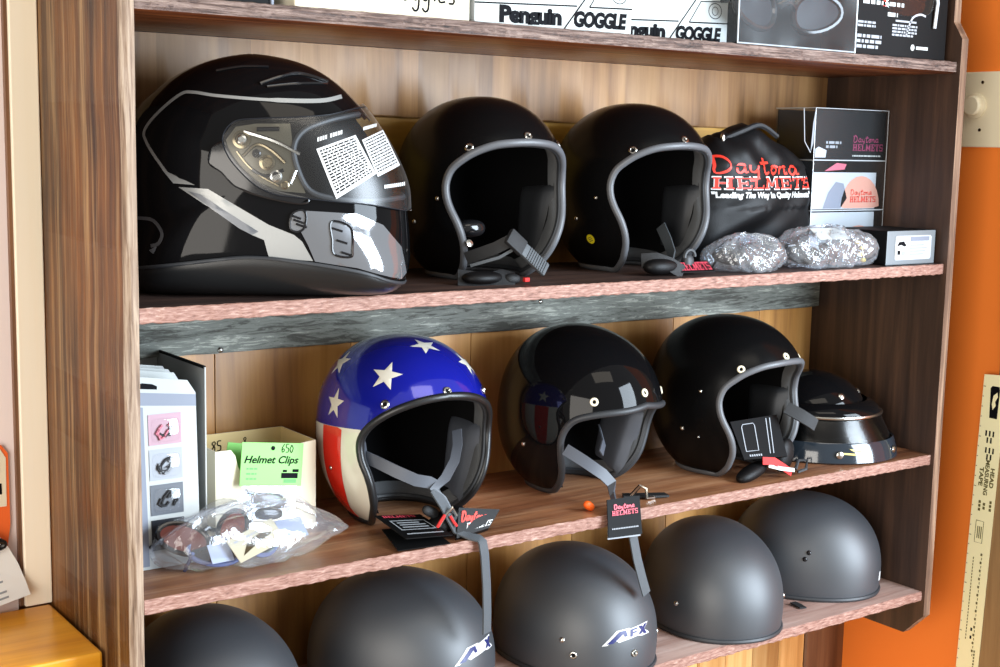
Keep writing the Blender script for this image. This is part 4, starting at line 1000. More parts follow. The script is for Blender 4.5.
# clear pack with goggles
def goggles(parent, cx, y, cz, w, lens, frame, name='goggles'):
    mb = MB()
    for s in (-1, 1):
        out = [Vector((cx + s * w * (.27 + .2 * math.cos(a) + .02 * math.cos(2 * a)), y - .012 * math.cos(a * .5) ** 2, cz + w * .125 * math.sin(a) + w * .02 * math.cos(a))) for a in [i * PI / 12 for i in range(24)]]
        mb.tube(out, w * .022, frame, 8, True); c = sum(out, Vector()) / 24 + Vector((0, -.004, 0)); mb.add(out + [c], [(i, (i + 1) % 24, 24) for i in range(24)], lens)
    mb.tube([(cx - w * .07, y - .006, cz + .02 * w), (cx, y - .01, cz + .06 * w), (cx + w * .07, y - .006, cz + .02 * w)], w * .022, frame, 8)
    for s in (-1, 1): mb.tube([(cx + s * w * .47, y, cz + .03 * w), (cx + s * w * .46, y + .03, cz + .04 * w), (cx + s * w * .2, y + .045, cz + .03 * w)], w * .016, frame, 6)
    return mb.build(name, parent)
def clear_pack(label, x0, x1, y0, y1, z, h, lens, back, frame, m='clearbox', group=None):
    t = thing('plastic_pack', label, 'box', ((x0 + x1) / 2, y0, z), 0, group); w = x1 - x0; d = y1 - y0
    mb = MB(); n = 14; prof = []
    for i in range(n + 1):
        u = i / n; prof.append((-w / 2 + w * u, .004 * math.sin(u * 9) + .003 * math.sin(u * 23)))
    rows = [[(x, yy * k, zz) for x, yy in prof] for zz, k in ((0.001, .0), (h * .15, .6), (h * .4, -.8), (h * .7, 1), (h, .2))]
    mb.grid(rows, m); mb.add([(-w / 2, 0, .001), (-w / 2, d, .001), (-w / 2, d, h), (-w / 2, 0, h)], [(0, 1, 2, 3)], m); mb.add([(w / 2, 0, .001), (w / 2, d, .001), (w / 2, d, h), (w / 2, 0, h)], [(0, 1, 2, 3)], m); mb.add([(-w / 2, 0, h), (w / 2, 0, h), (w / 2, d, h), (-w / 2, d, h)], [(0, 1, 2, 3)], m)
    for q in (((-w / 2, 0, .001), (-w / 2, 0, h)), ((w / 2, 0, .001), (w / 2, 0, h)), ((-w / 2, 0, .002), (w / 2, 0, .002))): mb.tube(q, .0012, 'lens_clear', 5)
    mb.build('clear_case', t, True, 50); mb = MB(); mb.box((-w / 2 + .003, d - .006, .001), (w / 2 - .003, d - .002, h - .002), back); mb.box((-w / 2 + .003, .004, .0005), (w / 2 - .003, d - .003, .003), back); mb.build('backing_card', t, False)
    goggles(t, 0, d * .45, h * .48, w * .92, lens, frame); return t
clear_pack('clear plastic pack holding black goggles, on the top shelf beside a black package', .902, 1.158, .012, .085, ZT, .12, 'lens_smoke', 'black', 'gloss_dark')
t = thing('printed_package', 'black printed package at the right end of the top shelf', 'box', (1.161, .012, ZT)); mb = MB(); mb.box((0, 0, 0), (.221, .075, .145), 'black', .001); fn = front_fn(0, -.0004, 0)
rs = random.Random(8)
def textbars(x0, z0, x1, z1, rows, m, fill=.8, f=fn, mm=None):
    mb_ = mm or mb; h = (z1 - z0) / rows
    for r in range(rows):
        x = x0; end = x1 - rs.random() * (x1 - x0) * .25 if r == 0 else x1
        while x < end - .002:
            w = min(rs.uniform(.25, 1.) * h * 2.4, end - x); rect(mb_, f, x, z0 + r * h, x + w, z0 + r * h + h * .62, m); x += w + h * .35
textbars(.0, .0425, .045, .0535, 2, 'paper_grey'); textbars(.0, .010, .058, .034, 3, 'paper_grey'); textbars(.083, .033, .145, .053, 4, 'paper_grey'); rect(mb, fn, .09, .055, .142, .058, 'paper_grey')
textbars(.01, .078, .135, .088, 1, 'paper'); rect(mb, fn, .058, .077, .068, .090, 'redp'); textbars(.07, .062, .098, .072, 1, 'paper'); rect(mb, fn, .145, .0145, .175, .0195, 'paper')
mb.flat([(.136 + .005 * math.cos(i * PI / 8), .017 + .005 * math.sin(i * PI / 8)) for i in range(16)], fn, 'paper')
stroke(mb, catmull([Vector(p) for p in ((.118, .034), (.124, .05), (.133, .064), (.15, .07), (.165, .068))], 6), .0032, fn, 'lens_clear')
mb.build('carton_body', t, False)
mb = MB(); mb.blob((.118, -.001, .098), (.066, .006, .034), 'clear', 3.); mb.tube([(.184, -.004, .05), (.186, -.006, .09), (.180, -.005, .125)], .0028, 'lens_clear', 6); mb.build('blister', t)

# ------------------------------------------------------------------ second shelf : bag, clear boxes, sunglasses bags, small grey box
t = thing('drawstring_bag', 'black cloth bag with red and white helmet maker lettering, second shelf', 'bag', (1.089, .168, Z2 + .001)); mb = MB()
TOPL = [(-.135, .165), (-.125, .178), (-.105, .186), (-.088, .205), (-.07, .206), (-.04, .219), (-.012, .226), (.02, .218), (.05, .20), (.085, .186), (.11, .168), (.128, .15)]
def bag_top(x):
    for (a, za), (b, zb) in zip(TOPL, TOPL[1:]):
        if a <= x <= b: return za + (zb - za) * (x - a) / (b - a)
    return TOPL[0][1] if x < 0 else TOPL[-1][1]
def bag_y(x, z):
    tp = bag_top(x); u = abs(x + .003) / .136; v = abs(z / tp * 2 - 1)
    th = .062 * max(0, 1 - u ** 3.2) ** .5 * max(0, 1 - v ** 2.6) ** .55
    f = .004 * math.sin(x * 38 + z * 25) + .0045 * math.sin(z * 62 - x * 30 + 1) * (z < .09) + .003 * math.sin(x * 90 + z * 70) * (z > .155) + .002 * math.sin(x * 64 - z * 110)
    return th + f * min(1, th / .02)
rows_f, rows_b = [], []
for j in range(49):
    v = j / 48; rf, rb = [], []
    for i in range(65):
        x = -.138 + .27 * i / 64; z = .0015 + (bag_top(x) - .0015) * v; y = bag_y(x, z); rf.append((x, -y, z)); rb.append((x, y * .7, z))
    rows_f.append(rf); rows_b.append(rb)
mb.grid(rows_f, 'black_cloth'); mb.grid(rows_b, 'black_cloth')
fb = lambda x, z: Vector((x, -bag_y(x, z) - .0009, z))
hand_script(mb, 'Daytona', -.108, .072, .1475, .026, lambda x, z: fb(x, z - (x + .12) * .02), 'redp', .0036)
slab_text(mb, 'HELMETS', -.112, .108, .1195, .0215, lambda x, z: fb(x, z + (x + .12) * .002), 'whitep'); 
slab_text(mb, 'HELMETS', -.1105, .1065, .1212, .018, lambda x, z: fb(x, z + (x + .12) * .002) + Vector((0, -.0006, 0)), 'redp', .17)
mb.text('"Leading The Way In Quality Helmets"', .0125, lambda x, z: fb(x - .112, z + .1075), 'whitep', 0, .0006, squeeze=.218)
mb.build('bag_body', t, True, 80, merge=.0002)
mb = MB(); mb.blob((-.068, -.01, .196), (.02, .016, .014), 'black_cloth', 2.2); mb.tube(catmull([Vector(p) for p in ((-.068, -.02, .20), (-.04, -.03, .212), (0, -.03, .222), (.04, -.03, .205))], 5), .0045, 'strap', 6); mb.blob((-.078, -.025, .2), (.004, .004, .008), 'metal', 2.2); mb.build('drawcord', t)

def lens_box(label, z, h, content, text=True):
    t = thing('lens_box', label, 'box', (1.3035, .13, z), 0, 'clear plastic boxes on the second shelf'); w = .186; d = .088
    mb = MB(); mb.box((-w / 2, 0, 0), (w / 2, d, h), 'clearbox', .0008)
    mb.build('clear_case', t, False)
    mb = MB(); P = [(-w / 2 + .001, .002, .002), (w / 2 - .001, .002, .002)]
    e = .0007
    for a, b in (((-w / 2, 0, 0), (w / 2, 0, 0)), ((-w / 2, 0, h), (w / 2, 0, h)), ((-w / 2, 0, 0), (-w / 2, 0, h)), ((w / 2, 0, 0), (w / 2, 0, h)), ((-w / 2, 0, h), (-w / 2, d, h))): mb.tube((a, b), e, 'lens_clear', 5)
    mb.build('box_edge', t); mb = MB(); mb.box((-w / 2 + .002, d - .004, .002), (w / 2 - .002, d - .002, h - .002), 'black'); mb.box((-w / 2 + .002, .003, .0008), (w / 2 - .002, d - .002, .0022), 'black')
    fn = front_fn(-w / 2, .0015, 0); fo = front_fn(-w / 2, .0008, 0)
    if content == 'dark':
        rect(mb, fn, .004, .0025, w - .004, h - .003, 'black')
        mb.flat([(.004, .004), (.03, .004), (.032, .016), (.012, .022), (.004, .018)], fo, 'lens_clear')
        slab_text(mb, 'HELMETS', .098, .176, .016, .012, fo, 'dullpink'); hand_script(mb, 'Daytona', .1, .165, .031, .011, fo, 'dullpink', .0016); textbars(.098, .0065, .176, .0105, 1, 'paper', f=fo, mm=mb)
        textbars(.03, .02, .068, .034, 2, 'paper_grey', f=fo, mm=mb)
    else:
        rect(mb, fn, .003, .002, w - .022, h - .02 if content == 'peach' else h - .003, 'lens_clear')
        f3 = lambda x, z: Vector((-w / 2 + x, .0011, z))
        mb.flat([(.085, .003)] + [(.125 + .05 * math.cos(a), .006 + .052 * math.sin(a)) for a in [PI - i * PI / 12 for i in range(13)]] + [(.16, .003)], f3, 'peach')
        mb.flat([(.03, .003), (.042, .03), (.06, .048), (.08, .045), (.09, .02), (.075, .003)], f3, 'greyblue')
        slab_text(mb, 'HELMETS', .098, .165, .013, .010, fo, 'redp'); hand_script(mb, 'Daytona', .1, .155, .026, .009, fo, 'redp', .0014)
        if content == 'peach': mb.flat([(.03, h - .018), (.08, h - .015), (.085, h - .006), (.06, h - .004)], f3, 'lens_pink')
    mb.build('printed_card', t, False)
    if content == 'dark':
        mb = MB(); f = [(-w / 2, .0, h), (-w / 2 - .0, .002, .028), (-w / 2 - .022, -.012, .012), (-w / 2 - .012, -.006, .06)]
        mb.add([Vector(p) for p in f] + [Vector(p) + Vector((.0008, .0008, 0)) for p in f], [(0, 1, 2, 3), (7, 6, 5, 4), (0, 4, 5, 1), (1, 5, 6, 2), (2, 6, 7, 3), (3, 7, 4, 0)], 'paper_grey')
        mb.tube([(-w / 2 - .022, -.012, .012), (-w / 2 - .035, -.01, .03), (-w / 2 - .036, -.006, .084)], .0008, 'lens_clear', 5); mb.build('open_flap', t, False)
    return t
lens_box('clear plastic box with pale card, bottom of the stack of three on the second shelf', Z2 + .0006, .0838, 'pale')
lens_box('clear plastic box with a peach-coloured card, middle of the stack of three', Z2 + .0850, .0838, 'peach')
lens_box('dark clear-plastic box with an open flap, top of the stack of three', Z2 + .1694, .0855, 'dark')

def poly_bag(name, label, c, rad, m, seed, rz=0., group=None, tail=None):
    milk = tail is not None
    t = thing(name, label, 'bag', c, rz, group); rs2 = random.Random(seed); ph = [rs2.uniform(0, 6) for _ in range(8)]
    mb = MB(); nu, nv = 110, 34; rows = []
    for j in range(nv + 1):
        la = -PI / 2 + PI * j / nv; row = []
        for i in range(nu):
            lo = 2 * PI * i / nu; cx = math.cos(la); sg = lambda x, e: math.copysign(abs(x) ** e, x)
            x = rad[0] * sg(cx, .8) * sg(math.cos(lo), .75); y = rad[1] * sg(cx, .8) * sg(math.sin(lo), .75); z = rad[2] * math.sin(la)
            nz = .08 * math.sin(3 * lo + ph[0] + 2 * la) + .06 * math.sin(7 * lo - 3 * la + ph[1]) + .05 * abs(math.sin(9 * lo + 3 * la + ph[2])) + (.02 if milk else .075) * abs(math.sin(11 * lo + 6 * la + ph[3] + .6 * math.sin(5 * la + ph[4]))) + (0 if milk else .06) * abs(math.sin(19 * lo - 9 * la + ph[5]))
            k = 1 + nz; z2 = max(-rad[2] * .93, z * (1 + nz * 2.2))
            if tail and x > rad[0] * .45: q = (x / rad[0] - .45); z2 = z2 * max(.12, 1 - q * 1.3) - rad[2] * .6 * min(1, q)
            row.append((x * (1 + nz * .35), y * k, z2 + rad[2] * .96))
        rows.append(row)
    mb.grid(rows, m, True); mb.build('clear_film', t, True, 80); return t
def shades(t, cx, cy, cz, w, lens, frame, tilt=0., rz=0.):
    T = Matrix.Translation((cx, cy, cz)) @ Matrix.Rotation(rz, 4, 'Z') @ Matrix.Rotation(tilt, 4, 'X')
    mb = MB()
    for s in (-1, 1):
        out = [Vector((s * w * (.26 + .21 * math.cos(a)), .008 * math.cos(a) * s * s, w * .15 * math.sin(a) + .01 * math.cos(a))) for a in [i * PI / 12 for i in range(24)]]
        out = [T @ p for p in out]; mb.tube(out, w * .024, frame, 8, True); cc = sum(out, Vector()) / 24; mb.add(out + [cc], [(i, (i + 1) % 24, 24) for i in range(24)], lens)
    mb.tube([T @ Vector(p) for p in ((-w * .07, 0, .02 * w), (0, -.003, .05 * w), (w * .07, 0, .02 * w))], w * .024, frame, 8)
    for s in (-1, 1): mb.tube([T @ Vector(p) for p in ((s * w * .47, 0, .03 * w), (s * w * .46, .04, .03 * w), (s * w * .1, .055, .0))], w * .018, frame, 6)
    return mb.build('sunglasses', t)
t = poly_bag('sunglasses_bag', 'crinkled clear plastic bag of dark sunglasses, directly in front of the black cloth bag', (.970, .045, Z2 + .0008), (.064, .038, .023), 'bag2', 3, -.15, 'clear bags on the second shelf')
shades(t, -.005, .0, .022, .1, 'lens_smoke', 'gloss_dark', -.9, .2)
t = poly_bag('sunglasses_bag', 'crinkled clear plastic bag with a white label, beside the small grey box', (1.152, .046, Z2 + .0008), (.098, .042, .0265), 'bag2', 9, -.05, 'clear bags on the second shelf')
shades(t, -.02, .0, .022, .13, 'lens_smoke', 'gloss_dark', -.9, .1)
mb = MB(); T = Matrix.Translation((-.010, -.020, .0535)) @ Matrix.Rotation(.6, 4, 'X'); mb.box((-.034, -.014, 0), (.034, .014, .001), 'paper', 0, T); mb.build('paper_label', t, False)
mb = MB()
for i in range(7): mb.blob((.052 + .003 * math.sin(i * 2), -.035 + .002 * i, .012 + i * .0045), (.0045, .004, .0035), 'gold_bead_glint' if i % 2 == 0 else 'black', 2.2, None, 10, 6)
mb.build('bead_chain', t)
t = thing('small_box', 'small grey box with a white picture label, right end of the second shelf', 'box', (1.266, .014, Z2 + .0006)); mb = MB(); mb.box((0, 0, 0), (.126, .105, .0565), 'black', .0015, facemats={'-y': 'greybox'}); mb.build('carton_body', t, False)
mb = MB(); fn = front_fn(0, -.0004, 0); fo = front_fn(0, -.0008, 0); P = [(.024, .008), (.112, .008), (.115, .011), (.115, .045), (.112, .048), (.024, .048), (.021, .045), (.021, .011)]; mb.flat(P, fn, 'lens_clear'); rect(mb, fo, .021, .010, .052, .046, 'whitep')
mb.flat([(.025, .033), (.030, .039), (.042, .040), (.05, .032), (.044, .033), (.036, .035)], fo, 'ink') if False else None
f5 = front_fn(0, -.0012, 0); mb.flat([(.025, .031), (.030, .038), (.042, .039), (.049, .032), (.044, .030), (.036, .033)], f5, 'ink'); rect(mb, f5, .027, .017, .034, .024, 'ink'); rect(mb, f5, .038, .016, .047, .023, 'paper_grey'); rect(mb, f5, .060, .039, .108, .046, 'greyblue'); 
for k in range(4): rect(mb, f5, .060, .016 + k * .005, .095 + .004 * (k % 3), .018 + k * .005, 'paper_grey')
mb.build('printed_label', t, False)

# ------------------------------------------------------------------ third shelf : lens cards in tray, clip box, sunglasses bag
t = thing('display_tray', 'tall white display tray holding lens cards, at the left end of the third shelf', 'box', (.0615, .12, .0005)); mb = MB()
mb.box((.0645, .0, 0), (.0665, .155, .236), 'paper', .0004); mb.box((-.0585, 0, 0), (-.0565, .155, .236), 'paper', .0004); mb.box((-.0565, .153, 0), (.0645, .155, .248), 'paper', .0004); mb.box((-.0565, 0, 0), (.0645, .153, .002), 'paper'); mb.box((-.0565, -.001, .002), (.0645, .001, .05), 'paper')
mb.box((.0643, .002, .234), (.0669, .155, .2375), 'black'); mb.build('tray_body', t, False)
def lens_card(label, y, z, lenses, dx=0., tilt=.05):
    t = thing('lens_card', label, 'goggle pack', (.0575 + dx, y, z), 0, 'carded lens packs in the white tray'); t.rotation_euler[0] = -tilt
    w, h = .105, .236; mb = MB(); mb.prism([(-w / 2, 0), (w / 2, 0), (w / 2, h - .028), (w / 2 - .01, h - .012), (-w / 2 + .012, h), (-w / 2, h - .002)], 0, .0012, 'paper', 'xz')
    fn = front_fn(0, -.0004, 0); mb.flat([(-w / 2, h - .034), (w / 2, h - .044), (w / 2, h - .03), (-w / 2, h - .018)], fn, 'greyblue'); mb.flat([(-w / 2, .004), (-.012, .004), (-.014, h - .04), (-w / 2, h - .034)], fn, 'greyblue')
    mb.flat([(-.022, h - .017), (.004, h - .02), (.004, h - .016), (-.002, h - .013), (-.014, h - .011), (-.022, h - .013)], front_fn(0, -.0006, 0), 'ink'); mb.build('card', t, False)
    for k, m in enumerate(lenses):
        z0 = .022 + (3 - k) * .0425; mb = MB()
        rect(mb, front_fn(.012, -.0008, 0), -.0205, z0, .0205, z0 + .037, ('window_pink', 'window_grey', 'window_dark', 'window_black')[k])
        mb.blob((.013, -.0006, z0 + .0175), (.0175, .0035, .0145), 'clear', 5, None, 20, 10)
        rs3 = random.Random(k)
        for q in range(7): a = rs3.uniform(0, 6); mb.tube([(.013 + .013 * math.cos(a + i * .5) * rs3.uniform(.6, 1.), -.0022, z0 + .0175 + .011 * math.sin(a + i * .8) * rs3.uniform(.5, 1.)) for i in range(5)], .0018, m if q % 3 else 'lens_smoke', 6)
        mb.build('blister_lens', t)
    return t
lens_card('white lens card in front of the tray with pink, clear and smoke windows', .0995, .0008, ['lens_pink', 'paper_grey', 'lens_smoke', 'gloss_dark'])
for k, lab in ((1, 'white lens card standing just behind the front card in the tray'), (2, 'white lens card third from the front of the tray, top edge showing'), (3, 'white lens card at the back of the tray, only its top edge showing')):
    lens_card(lab, .1255 + .014 * k, .003 + .002 * k, ['lens_clear', 'lens_clear', 'lens_smoke', 'lens_smoke'], -.002 - .0015 * k, .02)

t = thing('clip_box', 'open cream cardboard box with a cut-away front holding green clip cards', 'box', (.2275, .159, .0006)); mb = MB(); w2 = .0715; hb = .119; db = .1
mb.box((-w2, 0, 0), (-w2 + .002, db, hb), 'paper_cream', 0, facemats={'+x': 'card_inner'}); mb.box((w2 - .002, 0, 0), (w2, db, hb), 'paper_cream', 0, facemats={'-x': 'card_inner'}); mb.box((-w2 + .002, db - .002, 0), (w2 - .002, db, hb), 'paper_cream', 0, facemats={'-y': 'card_inner'}); mb.box((-w2 + .002, .002, 0), (w2 - .002, db - .002, .002), 'card_inner')
cut = [(-w2 + .002, 0), (w2 - .002, 0), (w2 - .002, hb), (.050, hb - .002), (.046, hb - .022), (.038, hb - .034), (.034, .03), (.026, .02), (-.02, .02), (-.028, .03), (-.033, hb - .036), (-.040, hb - .024), (-.044, hb - .008), (-.05, hb), (-w2 + .002, hb)]
mb.prism(cut, 0, .0018, 'paper_cream', 'xz')
fi = lambda x, z: Vector((x, db - .0026, z)); handwrite(mb, '85', -.034, hb - .024, .014, fi, 'ink', .0015); handwrite(mb, '8', .012, hb - .020, .011, fi, 'ink', .0012)
mb.build('box_body', t, False)
def clip_card(label, y, dz, tilt, dx=0., rot=-.13, txt=True):
    c = thing('clip_card', label, 'hang card', (.2285 + dx, y, .068 + dz), 0, 'green clip cards in the cream box'); c.rotation_euler = (-tilt, rot * -1, 0)
    mb = MB(); w, h = .088, .056; mb.box((-w / 2, -.0006, 0), (w / 2, .0006, h), 'green'); fn = front_fn(-w / 2, -.001, 0)
    mb.flat([(.044 + .003 * math.cos(i * PI / 6), h - .007 + .003 * math.sin(i * PI / 6)) for i in range(12)], fn, 'ink')
    if txt:
        mb.text('Helmet Clips', .0135, lambda x, z: fn(.004 + x, .0295 + z), 'ink', .3, .0003, squeeze=.078); handwrite(mb, '650', .056, h - .0125, .011, fn, 'ink', .0011)
        for k in range(3): textbars(.008, .008 + k * .0065, .024, .0115 + k * .0065, 1, 'pale_green', f=fn, mm=mb)
        rect(mb, fn, .058, .010, .082, .017, 'ink'); rect(mb, fn, .060, .018, .066, .021, 'ink'); rect(mb, fn, .074, .018, .083, .022, 'ink'); rect(mb, fn, .062, .004, .08, .009, 'pale_green')
    mb.build('card', c, False); mb = MB(); mb.box((-w / 2 + .004, .0, -.045), (w / 2 - .006, .0012, 0), 'clear'); mb.blob((.0, .004, -.02), (.026, .006, .012), 'gloss_dark', 2.6); mb.blob((.0, .001, -.036), (.02, .005, .008), 'gloss_dark', 2.6); mb.build('clip_bag', c)
clip_card('green hang card lettered Helmet Clips at the front of the cream box', .150, 0, .12)
clip_card('green clip card behind the front one, its left end showing', .1850, -.008, .05, -.010, -.2, False)
mb = MB()
t = poly_bag('sunglasses_bag', 'clear plastic bag of brown-lensed sunglasses lying flat in front of the cream box', (.166, .076, .0008), (.127, .040, .034), 'bag', 21, .04, tail=True)
shades(t, -.055, .004, .040, .13, 'lens_brown', 'gloss_dark', -.5, .10); s2 = shades(t, -.025, -.016, .024, .13, 'lens_smoke', 'lens_blue', -.9, .10)
mb = MB(); T = Matrix.Translation((-.012, -.036, .034)) @ Matrix.Rotation(.12, 4, 'Z') @ Matrix.Rotation(.85, 4, 'X') @ Matrix.Rotation(.22, 4, 'Z'); mb.box((-.037, -.016, 0), (.037, .016, .001), 'label_cream', 0, T); fl = lambda x, y: T @ Vector((x, y, .0015)); mb.flat([(-.028, -.01), (.0, -.004), (.026, .0), (.012, .006), (-.012, .004)], fl, 'brass'); textbars(-.03, .008, .02, .012, 1, 'paper_grey', f=fl, mm=mb)
mb.build('paper_label', t, False)
mb = MB(); T2 = Matrix.Translation((.045, -.02, .036)) @ Matrix.Rotation(.7, 4, 'X'); mb.box((-.018, -.014, 0), (.018, .014, .001), 'tissue', 0, T2); T3 = Matrix.Translation((-.058, -.034, .026)) @ Matrix.Rotation(.9, 4, 'X'); mb.box((-.014, -.012, 0), (.014, .012, .001), 'tissue', 0, T3); mb.build('tissue', t, False)

# ------------------------------------------------------------------ left of the unit : table, magazine, cable, poster
t = thing('side_table', 'honey-coloured varnished table top left of the shelf unit', 'table', (-.42, .16, -.95)); mb = MB()
zt = -.0800 + .95; mb.box((-.5, -.083, zt - .032), (.3985, .112, zt), 'table', .003); mb.build('table_top', t, False)
for sx in (-.46, .36):
    for sy in (-.06, .085): mb = MB(); mb.box((sx - .02, sy - .02, 0), (sx + .02, sy + .02, zt - .032), 'table', .002); mb.build('leg', t, False)
t = thing('magazine', 'open white printed leaflet lying on the yellow table', 'magazine', (-.12, .225, -.0798)); mb = MB()
Rg = [(-.0497, .258, -.0585), (-.053, .265, -.043), (-.060, .272, -.020), (-.0715, .276, .004), (-.082, .278, .018)]
rows = []
for k in range(7):
    q = k / 6; rows.append([Vector((x - .16 * q + .12, y - .040 * q * (1 - j / 5) - .225, max(z - .018 * q, -.0790) + .0798)) for j, (x, y, z) in enumerate(Rg)])
mb.grid(rows, 'page_white'); mb.grid([[p + Vector((.0006, .0016, -.0006)) for p in r] for r in rows], 'page_white')
for k in range(5):
    a = rows[1][1 + k // 2]; stroke(mb, [Vector((-.09 + .02 * k, 0)), Vector((-.09 + .02 * k + .012, 0))], .002, lambda x, y: Vector((x, 0, .001)), 'paper_grey') if False else None
page_lines = [(rows[i][j].lerp(rows[i][j + 1], f), rows[i + 1][j].lerp(rows[i + 1][j + 1], f)) for j in range(4) for f in (.3, .7) for i in range(1, 4)]
for a, b in page_lines: d = Vector((0, -.0006, .0006)); e = Vector((0, .0012, .0022)); mb.add([a + d, b + d, b + d + e, a + d + e], [(0, 1, 2, 3)], 'paper_grey')
mb.build('page', t, False)
t = thing('cable', 'black cable looped on the leaflet beside the cream post', 'cable', (-.12, .24, -.03)); mb = MB()
mb.tube(catmull([Vector(p) for p in ((-.14, .026, .062), (-.02, .024, .056), (.02, .024, .050), (.0425, .026, .040), (.03, .024, .034), (-.02, .02, .034), (-.14, .015, .04))], 8), .0035, 'gloss_dark', 8); o = mb.build('cable_loop', t)
t = thing('poster', 'small orange and cream picture card on the wall left of the cream post', 'picture', (-.12, D + .003, .02)); mb = MB()
mb.prism([(-.1, -.07), (.0465, -.055), (.0555, .008), (.055, .099), (.0475, .110), (-.1, .16)], -.001, -.004, 'orange_card', 'xz')
fn = front_fn(0, -.0048, 0); mb.flat([(-.09, .035), (.0515, .032), (.052, .094), (.046, .105), (-.09, .150)], fn, 'paper_cream'); mb.flat([(-.05, .052), (.046, .048), (.046, .062), (-.05, .066)], front_fn(0, -.0052, 0), 'ink'); mb.flat([(-.05, .08), (.044, .076), (.044, .092), (-.05, .1)], front_fn(0, -.0052, 0), 'rulerink')
mb.build('poster_sheet', t, False)

# ------------------------------------------------------------------ right wall : dimmer switch, measuring card
t = thing('dimmer_switch', 'ivory dimmer switch plate with round knob on the orange wall', 'switch', (XR, .044, .525)); t.rotation_euler = (0, 0, 0)
mb = MB(); mb.box((-.005, -.041, 0), (0, .041, .1305), 'ivory', .002); mb.build('wall_plate', t, False)
TX = lambda y, z: Matrix.Translation((-.005, y, z)) @ Matrix.Rotation(-PI / 2, 4, 'Y')
mb = MB(); mb.lathe([(.0225, 0), (.022, .003), (.0175, .005), (.0170, .0125), (.015, .0145), (0, .015)], 'ivory', 28, TX(.016, .0715)); mb.build('knob', t)
for z in (.03, .112): mb = MB(); mb.lathe([(.003, 0), (.0027, .001), (0, .0013)], 'brass', 12, TX(.004, z)); mb.build('screw', t)
t = thing('measuring_card', 'long pale yellow paper head measuring tape stuck upright on the brown casing', 'ruler', (XR - .0190, 0, -.62)); mb = MB()
yl = lambda z: -.0072 - (z - .131) * .0293
zz0, zz1 = -.62, .131
V = []
for xx in (0, -.0012):
    V += [(xx, yl(zz0), 0), (xx, yl(zz0) - .045, 0), (xx, yl(zz1) - .045, zz1 + .004 - zz0), (xx, yl(zz1), zz1 - zz0)]
mb.add(V, [(0, 1, 2, 3), (7, 6, 5, 4), (0, 4, 5, 1), (1, 5, 6, 2), (2, 6, 7, 3), (3, 7, 4, 0)], 'rulerp')
def fr(a, b): # a across (0..1 from the left), b metres down from the top
    z = zz1 - b; return Vector((-.0018, yl(z) - .045 * a, z - zz0))
def rq(a0, b0, a1, b1, m): mb.add([fr(a0, b0), fr(a1, b0), fr(a1, b1), fr(a0, b1)], [(0, 1, 2, 3)], m)
mb.add([fr(*p) for p in ((.34, .022), (.42, .018), (.72, .018), (.76, .024), (.74, .075), (.40, .075))], [tuple(range(6))], 'ink')
def fr2(a, b): return fr(a, b) + Vector((-.0004, 0, 0))
mb.flat([(.46, .05), (.5, .035), (.66, .028), (.70, .036), (.6, .045), (.64, .052), (.52, .06)], fr2, 'rulerp')
for i in range(2):
    for j in range(5):
        if (i + j) % 2 == 0: rq(.3 + j * .08, .098 + i * .012, .37 + j * .08, .108 + i * .012, 'ink'); rq(.36 + j * .08, .128 + i * .012, .43 + j * .08, .138 + i * .012, 'ink')
stroke(mb, [Vector((.5 + .14 * math.cos(q), .118 + .012 * math.sin(q))) for q in [i * PI / 8 for i in range(17)]], .03, fr, 'rulerink') if False else None
def vert(body, a, b, size, m, sq=None):
    V2, F2 = text_mesh(body, size, 0, .0004); x1 = max(v[0] for v in V2); k = (sq / x1) if sq else 1
    mb.add([fr(a + y / .047, b + x * k) for x, y in V2], F2, m)
vert('HEAD', .70, .163, .0115, 'rulerink', .036); vert('MEASURING', .46, .150, .0115, 'rulerink', .064); vert('TAPE', .22, .165, .0115, 'rulerink', .034)
for a, b, n in ((.3, .225, 3), (.5, .228, 2), (.78, .222, 3)):
    for k in range(n): rq(a, b + k * .007, a + .1, b + k * .007 + .005, 'rulerink')
for P in ([(.28, .262), (.62, .262), (.62, .302), (.28, .302), (.28, .262)],): stroke(mb, [Vector((p[0] * .047, p[1])) for p in P], .0012, lambda x, y: fr(x / .047, y), 'rulerink')
for k in range(3): rq(.36 + k * .08, .272, .40 + k * .08, .294, 'rulerink')
for k in range(26): rq(.62 + .05 * (k % 2), .32 + k * .0075, .70, .3245 + k * .0075, 'rulerink'); rq(.30, .33 + k * .006, .34, .334 + k * .006, 'rulerink')
for k in range(40): rq(.02, .02 + k * .018, .07 + .05 * (k % 5 == 0), .0212 + k * .018, 'rulerink')
for b in (.46, .475): rq(.5, b, .58, b + .006, 'ink')
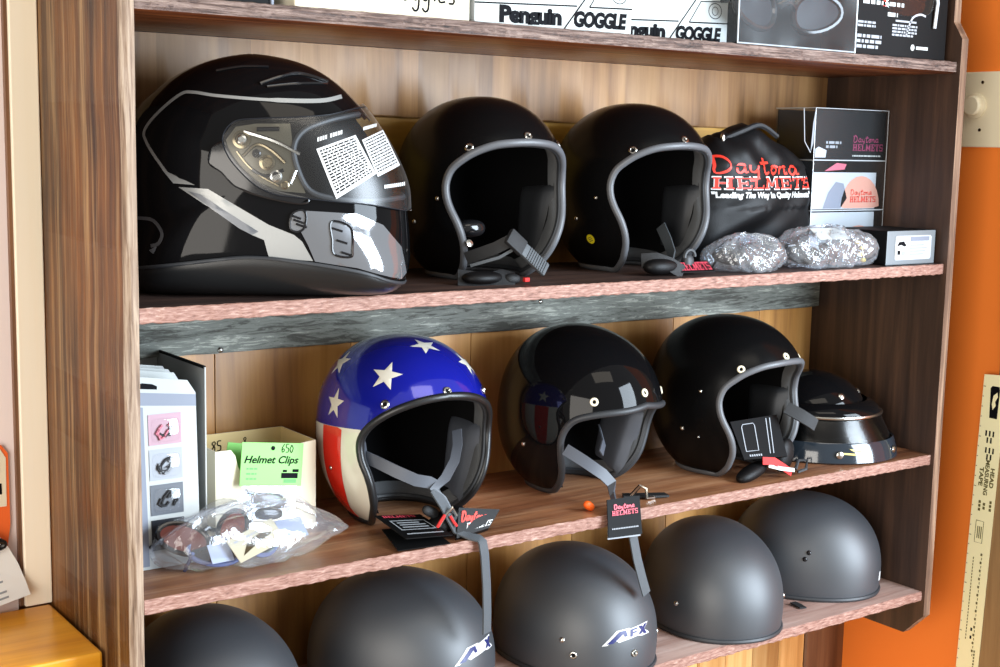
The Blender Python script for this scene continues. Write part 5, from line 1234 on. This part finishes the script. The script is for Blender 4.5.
for k in range(12): rq(.74, .50 + k * .006, .80, .504 + k * .006, 'rulerink'); rq(.45, .54 + k * .007, .5, .5445 + k * .007, 'rulerink')
mb.build('printed_tape', t, False)

# ------------------------------------------------------------------ camera
cam = bpy.data.cameras.new('camera'); co = bpy.data.objects.new('camera', cam); COL.objects.link(co); scene.camera = co
yaw, pit, rol = .6242, -.1401, .0211
fw = Vector((math.sin(yaw) * math.cos(pit), math.cos(yaw) * math.cos(pit), math.sin(pit))); r0 = Vector((math.cos(yaw), -math.sin(yaw), 0)); u0 = r0.cross(fw)
r_ = r0 * math.cos(rol) + u0 * math.sin(rol); u_ = u0 * math.cos(rol) - r0 * math.sin(rol)
co.matrix_world = Matrix(((r_.x, u_.x, -fw.x, -.5281), (r_.y, u_.y, -fw.y, -1.4025), (r_.z, u_.z, -fw.z, .514), (0, 0, 0, 1)))
cam.sensor_width = 36; cam.lens = 1346.99 * 36 / 1000; cam.clip_start = .05; cam.clip_end = 60

# ------------------------------------------------------------------ light : daylight windows of the shop and warm ceiling lamps
def area(name, p, tgt, sx, sy, e, col):
    l = bpy.data.lights.new(name, 'AREA'); l.shape = 'RECTANGLE'; l.size = sx; l.size_y = sy; l.energy = e; l.color = col
    o = bpy.data.objects.new(name, l); COL.objects.link(o); o.location = p; o.rotation_euler = (Vector(tgt) - Vector(p)).to_track_quat('-Z', 'Y').to_euler(); return o
area('shop_window_light', (2.2, -2.9, .75), (.8, .1, -.05), 1.6, 2.7, 330, (.76, .88, 1.0))
area('side_window_light', (-2.5, -1.9, .30), (1.2, .1, .0), 2.2, 2.0, 90, (1.0, .94, .86))
area('ceiling_lamp_light', (.2, -1.7, 2.4), (.6, .1, .2), 1.6, .8, 12, (1.0, .90, .76))
w = bpy.data.worlds.new('world'); scene.world = w; w.use_nodes = True; bg = w.node_tree.nodes['Background']; bg.inputs['Color'].default_value = (1.0, .95, .88, 1); bg.inputs['Strength'].default_value = .4

vs = scene.view_settings; scene.display_settings.display_device = 'sRGB'
vs.view_transform = 'Standard'; vs.look = 'None'; vs.gamma = 1; vs.exposure = .1; vs.use_curve_mapping = False
